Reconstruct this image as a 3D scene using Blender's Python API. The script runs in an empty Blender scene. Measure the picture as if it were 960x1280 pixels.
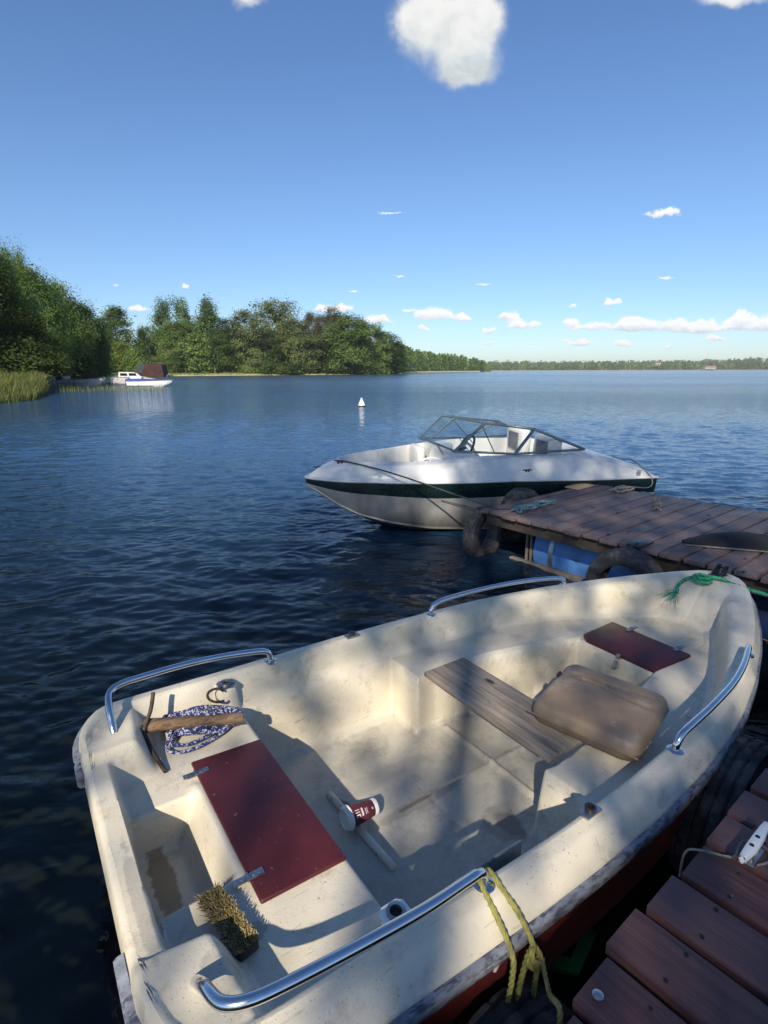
import bpy, bmesh, math, random
import numpy as np
from mathutils import Vector, Matrix, noise as mnoise
R = math.radians
rnd = random.Random(7)
C = bpy.context.scene.collection
SC = bpy.context.scene

# ------------------------------------------------------------------ camera
cam_d = bpy.data.cameras.new("camera"); cam = bpy.data.objects.new("camera", cam_d); C.objects.link(cam)
cam.location = (0, 0, 1.65); cam.rotation_euler = (R(90 - 14.19), R(0.15), 0)
cam_d.sensor_fit = 'VERTICAL'; cam_d.sensor_height = 36.0; cam_d.lens = 36.0 * 700 / 1280
cam_d.clip_start = 0.05; cam_d.clip_end = 20000
SC.camera = cam

# ------------------------------------------------------------------ light
SUN_AZ, SUN_EL = R(188 + 4), R(35)                 # where the sun stands, clockwise from +Y
SUN_STRENGTH, SKY_STRENGTH, EXPOSURE = 4.6, 0.10, 0.60
TOSUN = Vector((math.sin(SUN_AZ) * math.cos(SUN_EL), math.cos(SUN_AZ) * math.cos(SUN_EL), math.sin(SUN_EL)))
sd = bpy.data.lights.new("sun", 'SUN'); so = bpy.data.objects.new("sun", sd); C.objects.link(so)
sd.energy = SUN_STRENGTH; sd.angle = R(0.55); sd.color = (1.0, 0.90, 0.75)
so.location = (0, -20, 20); so.rotation_euler = (-TOSUN).to_track_quat('-Z', 'Y').to_euler()

SC.view_settings.view_transform = 'Standard'; SC.view_settings.look = 'None'
SC.view_settings.exposure = EXPOSURE; SC.view_settings.gamma = 1.0
SC.view_settings.use_curve_mapping = False
SC.cycles.use_denoising = True
SC.cycles.max_bounces = 8; SC.cycles.transparent_max_bounces = 12; SC.cycles.sample_clamp_indirect = 4

# ------------------------------------------------------------------ node helper
class NT:
    def __init__(s, tree): s.t = tree; s.n = tree.nodes; s.l = tree.links
    def new(s, typ, **kw):
        n = s.n.new(typ)
        for k, v in kw.items(): setattr(n, k, v)
        return n
    def put(s, sock, v):
        if v is None: return
        if isinstance(v, bpy.types.NodeSocket): s.l.new(v, sock)
        elif isinstance(v, bpy.types.Node): s.l.new(v.outputs[0], sock)
        elif isinstance(v, (tuple, list)) and len(v) == 3 and sock.type == 'RGBA': sock.default_value = (*v, 1)
        else: sock.default_value = v
    def math(s, op, a, b=None, c=None, clamp=False):
        n = s.new('ShaderNodeMath', operation=op, use_clamp=clamp)
        s.put(n.inputs[0], a); s.put(n.inputs[1], b); s.put(n.inputs[2], c); return n.outputs[0]
    def vmath(s, op, a, b=None, scale=None):
        n = s.new('ShaderNodeVectorMath', operation=op)
        s.put(n.inputs[0], a); s.put(n.inputs[1], b)
        if scale is not None: s.put(n.inputs['Scale'], scale)
        return n.outputs[0]
    def noise(s, vec, scale, detail=4, rough=.55, dist=0.0):
        n = s.new('ShaderNodeTexNoise'); s.put(n.inputs['Vector'], vec); s.put(n.inputs['Scale'], scale)
        s.put(n.inputs['Detail'], detail); s.put(n.inputs['Roughness'], rough); s.put(n.inputs['Distortion'], dist)
        return n.outputs['Fac']
    def ramp(s, v, a, b, lo=0.0, hi=1.0, kind='SMOOTHSTEP'):
        n = s.new('ShaderNodeMapRange', interpolation_type=kind)
        for i, x in enumerate((v, a, b, lo, hi)): s.put(n.inputs[i], x)
        return n.outputs[0]
    def mix(s, fac, a, b, blend='MIX'):
        n = s.new('ShaderNodeMix', data_type='RGBA', blend_type=blend)
        s.put(n.inputs['Factor'], fac); s.put(n.inputs[6], a); s.put(n.inputs[7], b); return n.outputs[2]
    def fmix(s, fac, a, b):
        n = s.new('ShaderNodeMix', data_type='FLOAT'); s.put(n.inputs[0], fac); s.put(n.inputs[2], a); s.put(n.inputs[3], b); return n.outputs[0]
    def coords(s, kind='Object'): return s.new('ShaderNodeTexCoord').outputs[kind]
    def scale(s, vec, xyz):
        n = s.new('ShaderNodeMapping'); s.put(n.inputs['Vector'], vec); n.inputs['Scale'].default_value = xyz; return n.outputs[0]
    def sep(s, vec): n = s.new('ShaderNodeSeparateXYZ'); s.put(n.inputs[0], vec); return n.outputs
    def comb(s, x, y, z): n = s.new('ShaderNodeCombineXYZ'); s.put(n.inputs[0], x); s.put(n.inputs[1], y); s.put(n.inputs[2], z); return n.outputs[0]
    def bump(s, h, dist, strength=1.0, normal=None):
        n = s.new('ShaderNodeBump'); s.put(n.inputs['Height'], h); n.inputs['Distance'].default_value = dist
        s.put(n.inputs['Strength'], strength)
        if normal is not None: s.put(n.inputs['Normal'], normal)
        return n.outputs[0]

# ------------------------------------------------------------------ world: sky with clouds
W = bpy.data.worlds.new("World"); SC.world = W; W.use_nodes = True
w = NT(W.node_tree); w.n.clear()
sky = w.new('ShaderNodeTexSky', sky_type='NISHITA'); sky.sun_disc = False
sky.sun_elevation = SUN_EL; sky.sun_rotation = SUN_AZ; sky.altitude = 50; sky.air_density = 1.0; sky.dust_density = 0.2; sky.ozone_density = 2.0
direc = w.vmath('NORMALIZE', w.coords('Generated'))
dx, dy, dz = w.sep(direc)
dys = w.math('MAXIMUM', dy, 0.02)
qx = w.math('DIVIDE', dx, dys); qz = w.math('DIVIDE', dz, dys)
ahead = w.ramp(dy, 0.05, 0.2)
HIGH = [(0.0965, 0.5089, 0.07, 0.0482), (0.128, 0.4739, 0.0488, 0.0431), (0.0483, 0.5048, 0.0362, 0.0284), (0.1468, 0.5191, 0.0337, 0.0281), (0.1206, 0.4403, 0.0418, 0.0158), (-0.2033, 0.5392, 0.0263, 0.0159), (0.5206, 0.5372, 0.0539, 0.011)]
LOW = [(0.4497, 0.2432, 0.0364, 0.0094), (0.4646, 0.2491, 0.0156, 0.0106), (0.013, 0.2468, 0.0286, 0.0035), (-0.4118, 0.0995, 0.0216, 0.0076), (-0.3315, 0.1374, 0.0094, 0.0062), (-0.4477, 0.1386, 0.008, 0.005), (-0.0905, 0.0969, 0.0324, 0.0089), (-0.0607, 0.1008, 0.0135, 0.0089), (-0.0068, 0.0802, 0.0299, 0.009), (0.0405, 0.0982, 0.0135, 0.0051), (0.0813, 0.0867, 0.0406, 0.0115), (0.0681, 0.066, 0.0163, 0.0065), (0.1356, 0.0841, 0.0217, 0.0077), (0.1671, 0.1386, 0.016, 0.005), (0.1799, 0.0621, 0.0164, 0.0065), (0.217, 0.0828, 0.0217, 0.0115), (0.2339, 0.0712, 0.0354, 0.0078), (0.317, 0.1033, 0.0108, 0.0064), (0.3839, 0.1084, 0.0175, 0.0076), (0.3402, 0.0686, 0.0408, 0.0116), (0.4559, 0.0686, 0.0612, 0.0168), (0.4152, 0.0673, 0.0354, 0.0116), (0.5286, 0.0647, 0.0341, 0.0104), (0.5516, 0.066, 0.0245, 0.0116), (0.5905, 0.0699, 0.0231, 0.0168), (0.6396, 0.0686, 0.0463, 0.0168), (0.3357, 0.0425, 0.0329, 0.0066), (0.4112, 0.0412, 0.0192, 0.0066), (0.4896, 0.0386, 0.0123, 0.0066), (0.4705, 0.1486, 0.0187, 0.0037), (0.5676, 0.0491, 0.0274, 0.0065), (0.1781, 0.0438, 0.0205, 0.0052), (0.6532, 0.028, 0.0083, 0.004), (0.0266, 0.1523, 0.0133, 0.0037), (0.2467, 0.0412, 0.0164, 0.0039), (-0.0509, 0.1273, 0.0107, 0.0038)]
_q = random.Random(4); PUFF = []
for cx, cz, rx, rz in LOW:
    PUFF.append((cx, cz, rx * .92, rz * .8))
    if rx > .016 and rz > .0055 and cz < .2:
        for _ in range(3 if rx > .03 else 2):
            k = _q.uniform(.22, .42); PUFF.append((cx + _q.uniform(-.7, .7) * rx, cz + rz * _q.uniform(.3, .75), rx * k, rz * _q.uniform(.6, 1.0)))
LOW = PUFF
def cloud_field(lst, flat, qx, qz):
    tot = None; hw = None
    for cx, cz, rx, rz in lst:
        u = w.math('DIVIDE', w.math('SUBTRACT', qx, cx), rx)
        v = w.math('DIVIDE', w.math('SUBTRACT', qz, cz), rz)
        vv = w.math('MAXIMUM', v, w.math('MULTIPLY', v, -1 / flat)) if flat < 1 else v
        g = w.math('EXPONENT', w.math('MULTIPLY', w.math('ADD', w.math('MULTIPLY', u, u), w.math('MULTIPLY', vv, vv)), -1.1))
        if tot is None: tot, hw = g, w.math('MULTIPLY', g, v)
        else: hw = w.math('MULTIPLY_ADD', g, v, hw); tot = w.math('ADD', tot, g)
    return tot, w.math('DIVIDE', hw, w.math('ADD', tot, .001))
qv = w.comb(qx, qz, 0.0)
def warp(scale, amt):
    n_ = w.new('ShaderNodeTexNoise'); w.put(n_.inputs['Vector'], qv); n_.inputs['Scale'].default_value = scale; n_.inputs['Detail'].default_value = 5; n_.inputs['Roughness'].default_value = .6
    s_ = w.sep(n_.outputs['Color'])
    return w.math('MULTIPLY_ADD', w.math('SUBTRACT', s_[0], .5), amt, qx), w.math('MULTIPLY_ADD', w.math('SUBTRACT', s_[1], .5), amt, qz)
wx1, wz1 = warp(11, .05); wx2, wz2 = warp(55, .016)
b1, h1 = cloud_field(HIGH, 1.0, wx1, wz1)
n1 = w.noise(qv, 18, 8, .66, .3); n1b = w.noise(qv, 26, 6, .6, .4)
a1 = w.ramp(w.math('ADD', b1, w.math('MULTIPLY', w.math('SUBTRACT', n1, .5), .85)), .20, 1.05)
b2, h2 = cloud_field(LOW, .5, wx2, wz2)
n2 = w.noise(w.scale(qv, (1, 1.4, 1)), 75, 7, .66, .2)
a2 = w.ramp(w.math('ADD', b2, w.math('MULTIPLY', w.math('SUBTRACT', n2, .5), 1.5)), .36, .95, 0, .97)
veil = w.ramp(w.noise(w.scale(qv, (1, 4, 1)), 9, 5, .6), .58, .75, 0, 1.0)
veil = w.math('MULTIPLY', veil, w.ramp(qz, .02, .10, .22, 0.0))
CLOUD_LIT, CLOUD_BASE = (6.1, 6.1, 6.0), (3.6, 4.05, 4.35)
c1 = w.mix(w.ramp(w.math('ADD', w.math('MULTIPLY', w.math('SUBTRACT', qz, .46), 7.0), w.math('MULTIPLY', n1b, 1.3)), .15, 1.25), CLOUD_BASE, CLOUD_LIT)
c2 = w.mix(w.ramp(w.math('ADD', h2, w.math('MULTIPLY', n2, .9)), -.05, .75), (4.3, 4.8, 5.6), (6.9, 6.9, 6.8))
skyc = w.new('ShaderNodeHueSaturation'); w.put(skyc.inputs['Color'], sky.outputs[0])
skyc.inputs['Saturation'].default_value = 1.12; skyc.inputs['Value'].default_value = .90
lowsky = w.ramp(dz, .0, .30)
sky_t = w.mix(1.0, skyc.outputs[0], w.mix(lowsky, (.665, .775, .98), (.88, .93, 1.06)), 'MULTIPLY')
col = w.mix(w.math('MULTIPLY', veil, ahead), sky_t, (8.5, 8.8, 9.2))
col = w.mix(w.math('MULTIPLY', a2, ahead), col, c2)
col = w.mix(w.math('MULTIPLY', a1, ahead), col, c1)
bg = w.new('ShaderNodeBackground'); w.put(bg.inputs[0], col); bg.inputs[1].default_value = SKY_STRENGTH
wo = w.new('ShaderNodeOutputWorld'); w.l.new(bg.outputs[0], wo.inputs[0])

# ------------------------------------------------------------------ materials
def newmat(name):
    m = bpy.data.materials.new(name); m.use_nodes = True
    t = NT(m.node_tree); t.n.clear()
    out = t.new('ShaderNodeOutputMaterial'); p = t.new('ShaderNodeBsdfPrincipled')
    t.l.new(p.outputs[0], out.inputs[0]); t.p = p; t.out = out
    return m, t
def mul(c, k): return tuple(max(0, x * k) for x in c)
def simple(name, col, rough=.5, metal=0.0, var=.15, vs=6, dirt=None, bump=None, spec=.5, coat=0.0, stretch=(1, 1, 1), tone=False, world=False):
    m, t = newmat(name); oc = t.coords()
    v = t.scale(oc, stretch)
    c = t.mix(t.ramp(t.noise(v, vs, 5, .6), .3, .7), mul(col, 1 - var), mul(col, 1 + var))
    if tone:
        a = t.new('ShaderNodeAttribute', attribute_name='tone')
        c = t.mix(t.ramp(a.outputs['Fac'], 0, 1, 0, 1, 'LINEAR'), t.mix(.5, c, mul(col, .35)), t.mix(.35, c, mul(col, 1.7)))
    if dirt:
        dc, ds, lo, hi = dirt
        c = t.mix(t.ramp(t.noise(v, ds, 8, .7), lo, hi), c, dc)
    t.put(t.p.inputs['Base Color'], c)
    t.put(t.p.inputs['Roughness'], t.ramp(t.noise(v, vs * 2.3, 4, .6), .25, .75, max(.02, rough - .08), min(1, rough + .1), 'LINEAR'))
    t.p.inputs['Metallic'].default_value = metal; t.p.inputs['Specular IOR Level'].default_value = spec
    t.p.inputs['Coat Weight'].default_value = coat
    if bump: t.put(t.p.inputs['Normal'], t.bump(t.noise(v, bump[0], 6, .6), bump[1]))
    return m
def leafmat(name, dark, light, trans=.3):
    m, t = newmat(name); t.n.remove(t.p)
    a = t.new('ShaderNodeAttribute', attribute_name='tone')
    oi = t.new('ShaderNodeObjectInfo')
    f = t.math('ADD', a.outputs['Fac'], t.math('MULTIPLY', t.math('SUBTRACT', oi.outputs['Random'], .5), .35), clamp=True)
    c = t.mix(f, dark, light)
    df = t.new('ShaderNodeBsdfDiffuse'); tr = t.new('ShaderNodeBsdfTranslucent'); mx = t.new('ShaderNodeMixShader')
    t.put(df.inputs[0], c); t.put(tr.inputs[0], t.mix(.5, c, mul(light, 1.3))); mx.inputs[0].default_value = trans
    t.l.new(df.outputs[0], mx.inputs[1]); t.l.new(tr.outputs[0], mx.inputs[2]); t.l.new(mx.outputs[0], t.out.inputs[0])
    return m

def gelcoat():
    m, t = newmat('aged_cream_gelcoat'); oc = t.coords(); x, y, z = t.sep(oc)
    c = t.mix(t.ramp(t.noise(oc, 2.2, 5, .6), .3, .7), (.55, .495, .375), (.625, .572, .462))
    # grime trodden into the sole and the benches
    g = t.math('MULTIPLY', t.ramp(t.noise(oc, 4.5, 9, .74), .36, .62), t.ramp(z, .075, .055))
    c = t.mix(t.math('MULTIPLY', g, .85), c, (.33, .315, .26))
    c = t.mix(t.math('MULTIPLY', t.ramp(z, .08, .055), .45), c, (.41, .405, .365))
    g2 = t.math('MULTIPLY', t.ramp(t.noise(oc, 9, 9, .76), .50, .72), .75)
    c = t.mix(g2, c, (.33, .275, .19))
    # yellowed streaks
    c = t.mix(t.math('MULTIPLY', t.ramp(t.noise(t.scale(oc, (1, 3, .6)), 4, 6, .65), .55, .75), .35), c, (.55, .44, .235))
    # specks and scuffs
    vo = t.new('ShaderNodeTexVoronoi'); t.put(vo.inputs['Vector'], oc); vo.inputs['Scale'].default_value = 46; vo.inputs['Randomness'].default_value = 1
    sp = t.math('MULTIPLY', t.ramp(vo.outputs['Distance'], .13, .05), t.ramp(t.noise(oc, 7, 4, .6), .44, .60))
    c = t.mix(t.math('MULTIPLY', sp, .8), c, (.07, .06, .05))
    vo2 = t.new('ShaderNodeTexVoronoi'); t.put(vo2.inputs['Vector'], t.scale(oc, (1, 1, .2))); vo2.inputs['Scale'].default_value = 105
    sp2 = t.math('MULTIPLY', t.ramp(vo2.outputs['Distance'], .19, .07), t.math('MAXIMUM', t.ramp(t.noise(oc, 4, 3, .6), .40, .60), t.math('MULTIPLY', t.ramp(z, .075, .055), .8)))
    c = t.mix(t.math('MULTIPLY', sp2, .75), c, (.15, .135, .11))
    sc = t.math('MAXIMUM', t.ramp(t.noise(t.scale(oc, (2.2, 26, 8)), 5, 3, .5, .4), .67, .73), t.ramp(t.noise(t.scale(oc, (24, 3, 8)), 4, 3, .5, .6), .69, .74))
    c = t.mix(t.math('MULTIPLY', sc, .45), c, (.23, .22, .21))
    # wet-dirt stain in front of the starboard seat box, and mud in the motor well
    def blot(cx, cy, rx, ry, col, k, c, zmin=None, zmax=None):
        dx_ = t.math('DIVIDE', t.math('SUBTRACT', x, cx), rx); dy_ = t.math('DIVIDE', t.math('SUBTRACT', y, cy), ry)
        d = t.math('ADD', t.math('ADD', t.math('MULTIPLY', dx_, dx_), t.math('MULTIPLY', dy_, dy_)), t.math('MULTIPLY', t.math('SUBTRACT', t.noise(oc, 22, 6, .7), .5), 2.4))
        f = t.math('MULTIPLY', t.ramp(d, 1.0, .55), k)
        if zmax is not None: f = t.math('MULTIPLY', f, t.ramp(z, zmax, zmax - .01))
        return t.mix(f, c, col)
    c = blot(1.155, -.265, .045, .07, (.13, .115, .10), .6, c, zmax=.12)
    c = blot(1.14, -.25, .08, .10, (.22, .20, .17), .5, c, zmax=.12)
    c = blot(.93, .005, .10, .010, (.11, .09, .06), .75, c, zmax=.12)
    c = blot(.95, .0, .22, .03, (.24, .21, .15), .45, c, zmax=.12)
    c = blot(.87, .20, .34, .05, (.36, .34, .29), .45, c, zmax=.12)
    c = blot(.75, -.20, .20, .14, (.31, .30, .25), .45, c, zmax=.12)
    c = blot(.70, .14, .03, .05, (.08, .07, .06), .8, c, zmax=.12)
    c = blot(.04, .06, .036, .19, (.25, .19, .10), .85, c, zmax=.22)
    c = blot(.035, .24, .05, .025, (.06, .045, .03), .9, c, zmax=.24)
    c = blot(.16, -.36, .05, .03, (.25, .22, .17), .6, c)
    c = blot(-.022, -.12, .012, .20, (.10, .105, .115), .85, c)
    c = blot(-.055, -.20, .02, .22, (.30, .28, .24), .6, c)
    c = blot(.05, -.50, .05, .06, (.26, .24, .21), .5, c)
    c = blot(.62, -.30, .10, .12, (.33, .31, .27), .5, c)
    t.put(t.p.inputs['Base Color'], c)
    t.put(t.p.inputs['Roughness'], t.ramp(t.noise(oc, 6, 6, .6), .3, .7, .24, .46, 'LINEAR'))
    t.p.inputs['Specular IOR Level'].default_value = .4
    b = t.math('ADD', t.noise(oc, 160, 3, .6), t.math('MULTIPLY', t.noise(oc, 7, 3, .5), .6))
    t.put(t.p.inputs['Normal'], t.bump(b, .0007))
    return m

def wood(name, a, b, dark, axis, rough=.7, grain=1.0, tone=False, specks=True, bumpd=.003):
    """planks: long fibres along one object axis"""
    m, t = newmat(name); oc = t.coords()
    st = [14, 14, 14]; st[axis] = .7
    f = t.noise(t.scale(oc, tuple(st)), 4 * grain, 8, .65, .3)
    c = t.mix(t.ramp(f, .3, .7), a, b)
    st2 = [40, 40, 40]; st2[axis] = 1.2
    f2 = t.noise(t.scale(oc, tuple(st2)), 4 * grain, 5, .6)
    c = t.mix(t.math('MULTIPLY', t.ramp(f2, .56, .70), .75), c, dark)
    if tone:
        at = t.new('ShaderNodeAttribute', attribute_name='tone')
        c = t.mix(t.math('MULTIPLY', at.outputs['Fac'], .6), t.mix(.35, c, mul(dark, .9)), t.mix(.3, c, tuple(x * .5 + .14 for x in b)))
    wear = t.ramp(t.noise(oc, 3.2, 7, .7), .50, .68)
    c = t.mix(t.math('MULTIPLY', wear, .5), c, tuple(.5 * (x + sum(b) / 3) * 1.25 for x in b))
    if specks:
        vo = t.new('ShaderNodeTexVoronoi'); st3 = [1, 1, 1]; st3[axis] = .45
        t.put(vo.inputs['Vector'], t.scale(oc, tuple(st3))); vo.inputs['Scale'].default_value = 9
        c = t.mix(t.ramp(vo.outputs['Distance'], .16, .06), c, mul(dark, .6))
        c = t.mix(t.ramp(t.noise(oc, 60, 3, .6), .74, .80), c, (.42, .40, .38))
    t.put(t.p.inputs['Base Color'], c); t.put(t.p.inputs['Roughness'], t.ramp(f, .3, .7, rough - .12, rough + .12))
    t.p.inputs['Specular IOR Level'].default_value = .35
    t.put(t.p.inputs['Normal'], t.bump(t.math('ADD', f, f2), bumpd))
    return m

MAT = dict(
    gel=gelcoat(),
    red_hull=simple('worn_red_hull_paint', (.135, .022, .022), .45, var=.3, vs=5, dirt=((.05, .02, .02), 9, .55, .7), bump=(30, .001)),
    rub=simple('scuffed_grey_rub_rail', (.20, .215, .25), .5, var=.3, vs=24, dirt=((.055, .06, .085), 60, .46, .62), bump=(60, .001), stretch=(.4, 1, 1)),
    oxblood=simple('oxblood_painted_hatch', (.062, .010, .0125), .42, var=.22, vs=4, dirt=((.26, .13, .12), 46, .62, .74), bump=(55, .0012)),
    steel=simple('polished_stainless', (.66, .67, .69), .13, 1.0, var=.08, vs=12),
    dull=simple('dull_galvanised_steel', (.40, .41, .42), .42, 1.0, var=.25, vs=30, dirt=((.16, .12, .09), 30, .58, .7)),
    alu=simple('grey_aluminium', (.33, .34, .35), .45, .8, var=.2, vs=14),
    black=simple('black_plastic', (.018, .018, .02), .45, var=.3),
    darkhole=simple('dark_opening', (.008, .008, .008), .8),
    rubber=simple('weathered_tyre_rubber', (.036, .036, .040), .70, var=.3, vs=14, dirt=((.10, .097, .092), 10, .45, .65), bump=(70, .001), spec=.3),
    thwart=wood('grey_weathered_board', (.17, .135, .10), (.33, .28, .22), (.07, .055, .04), 1, .75, bumpd=.002),
    cushion=simple('tan_vinyl', (.195, .145, .098), .5, var=.16, vs=5, dirt=((.28, .235, .18), 9, .52, .72), bump=(90, .0006)),
    anchorwood=wood('old_dark_wood', (.07, .04, .022), (.22, .14, .08), (.025, .015, .01), 0, .7, 1.5, specks=False),
    rust=simple('rusty_iron', (.06, .046, .038), .7, .5, var=.4, vs=40, dirt=((.13, .06, .03), 30, .5, .66), bump=(90, .002)),
    deck=wood('stained_dock_planks', (.135, .085, .074), (.235, .165, .148), (.04, .026, .022), 0, .6, tone=True),
    beam=simple('damp_dock_timber', (.045, .035, .026), .8, var=.4, vs=9, bump=(30, .003)),
    drum=simple('blue_plastic_drum', (.075, .21, .50), .42, var=.3, vs=4, dirt=((.012, .03, .08), 9, .58, .72), bump=(24, .001)),
    drum_shaded=simple('blue_plastic_drum_with_painted_shade', (.008, .022, .085), .5, var=.3, vs=4),  # darker copy of the drum blue, under-dock shade put into the colour
    algae=simple('wet_green_algae', (.07, .06, .015), .8, var=.5, vs=20, bump=(60, .01)),
    white_gel=simple('white_gelcoat', (.60, .60, .575), .26, var=.06, vs=2.5, dirt=((.46, .45, .41), 7, .62, .8)),
    grey_gel=simple('grey_white_lower_hull', (.50, .49, .47), .32, var=.14, vs=3, dirt=((.28, .27, .24), 5, .5, .75)),
    hull_shade_grime=None,
    green_band=simple('dark_green_hull_band', (.004, .015, .016), .22, var=.15, vs=3),
    band_text=simple('faded_band_lettering', (.035, .038, .036), .4),
    vinyl=simple('offwhite_vinyl', (.62, .61, .57), .45, var=.08, vs=5),
    greyvinyl=simple('grey_vinyl', (.12, .13, .15), .5),
    frame=simple('windshield_frame_alloy', (.17, .21, .22), .32, .7, var=.15),
    white_plastic=simple('white_plastic', (.78, .78, .76), .4, var=.06),
    maroon=simple('maroon_paper', (.10, .018, .03), .55, var=.12, vs=20),
    print=simple('pale_print', (.66, .62, .60), .5),
    brush_back=wood('dark_brush_wood', (.05, .03, .02), (.10, .06, .04), (.02, .012, .01), 0, .7, specks=False),
    bristle=simple('straw_bristles', (.34, .27, .12), .8, tone=True, vs=60),
    rope_yellow=simple('faded_yellow_rope', (.24, .225, .06), .8, var=.3, vs=45, bump=(260, .001)),
    rope_green=simple('green_polypropylene_rope', (.02, .23, .115), .6, var=.4, vs=60, bump=(260, .001)),
    rope_teal=simple('faded_teal_rope', (.10, .20, .24), .8, var=.4, vs=50, bump=(260, .001)),
    rope_grey=simple('grey_hemp_rope', (.20, .18, .145), .85, var=.3, vs=50, bump=(260, .001)),
    rope_dark=simple('dark_mooring_line', (.03, .04, .05), .7, var=.3),
    net=simple('black_netting', (.012, .012, .014), .85, bump=(140, .004)),
    green_sunk=simple('algae_green_plastic', (.16, .58, .20), .7, var=.3, vs=8),
    sand=simple('shore_sand', (.30, .25, .17), .9),
    buoy=simple('white_buoy_paint', (.82, .80, .72), .4, var=.05),
    bark=simple('tree_bark', (.075, .06, .045), .9, var=.4, vs=3),
    pinebark=simple('orange_pine_bark', (.20, .10, .05), .9, var=.3, vs=3),
    birchbark=simple('pale_birch_bark', (.42, .40, .36), .8, var=.3, vs=3),
    leaf_mid=leafmat('green_leaves', (0.052, 0.099, 0.025), (0.223, 0.310, 0.085), .4),
    leaf_dark=leafmat('dark_green_leaves', (0.022, 0.043, 0.014), (0.112, 0.154, 0.043), .4),
    leaf_bright=leafmat('yellow_green_leaves', (0.079, 0.124, 0.021), (0.334, 0.351, 0.079), .4),
    leaf_pale=leafmat('pale_green_leaves', (.085, .115, .040), (.255, .295, .105), .4),
    leaf_pine=leafmat('brown_green_needles', (.050, .052, .024), (.185, .165, .080), .4),
    leaf_far=leafmat('far_wood_leaves', (0.094, 0.122, 0.047), (0.275, 0.328, 0.105), .4),
    reed=leafmat('reed_blades', (.05, .075, .018), (.26, .27, .10), .25),
    canopy_red=simple('maroon_boat_canvas', (.040, .014, .013), .8, var=.4, vs=2),
    canopy_grey=simple('charcoal_boat_canvas', (.035, .04, .045), .8, var=.2),
    blue_cover=simple('blue_boat_paint', (.035, .06, .32), .35, var=.25, vs=2),
    tinted=simple('tinted_cabin_glass', (.012, .016, .02), .12),
    wall_white=simple('white_house_wall', (.46, .45, .41), .8),
    wall_pale=simple('pale_house_wall', (.36, .33, .25), .8),
    roof=simple('brown_tile_roof', (.18, .09, .06), .8),
    grey_wood=simple('grey_jetty_wood', (.16, .14, .115), .85, var=.3, vs=8),
)
def shaded_grimy_hull():
    m, t = newmat('grey_white_hull_with_painted_shade_and_grime'); oc = t.coords(); x, y, z = t.sep(oc)
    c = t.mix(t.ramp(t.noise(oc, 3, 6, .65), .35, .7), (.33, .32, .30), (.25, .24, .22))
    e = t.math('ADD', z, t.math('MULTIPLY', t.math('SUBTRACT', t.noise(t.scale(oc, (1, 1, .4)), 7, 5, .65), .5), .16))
    c = t.mix(t.ramp(e, .34, .08), c, (.085, .082, .070))  # darker towards the waterline: hull shade painted into the colour, with some grime
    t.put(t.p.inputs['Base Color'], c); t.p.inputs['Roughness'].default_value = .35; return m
MAT['hull_shade_grime'] = shaded_grimy_hull()
def ropemat_flecked():
    m, t = newmat('navy_and_white_braided_rope'); oc = t.coords()
    vo = t.new('ShaderNodeTexVoronoi'); t.put(vo.inputs['Vector'], oc); vo.inputs['Scale'].default_value = 210
    s = t.sep(vo.outputs['Color'])[0]
    c = t.mix(t.ramp(s, .64, .68), (.016, .022, .12), (.42, .43, .52))
    t.put(t.p.inputs['Base Color'], c); t.p.inputs['Roughness'].default_value = .8
    t.put(t.p.inputs['Normal'], t.bump(vo.outputs['Distance'], .002))
    return m
MAT['rope_fleck'] = ropemat_flecked()
def glassmat():
    m, t = newmat('clear_windshield'); t.n.remove(t.p)
    lw = t.new('ShaderNodeLayerWeight'); lw.inputs[0].default_value = .5
    fr = t.math('ADD', .02, t.math('MULTIPLY', t.math('POWER', lw.outputs['Facing'], 4.0), .3))
    tr = t.new('ShaderNodeBsdfTransparent'); tr.inputs[0].default_value = (.93, .95, .955, 1)
    gl = t.new('ShaderNodeBsdfGlossy'); gl.inputs['Roughness'].default_value = .02
    mx = t.new('ShaderNodeMixShader'); t.l.new(fr, mx.inputs[0]); t.l.new(tr.outputs[0], mx.inputs[1]); t.l.new(gl.outputs[0], mx.inputs[2])
    t.l.new(mx.outputs[0], t.out.inputs[0]); return m
MAT['glass'] = glassmat()
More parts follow.
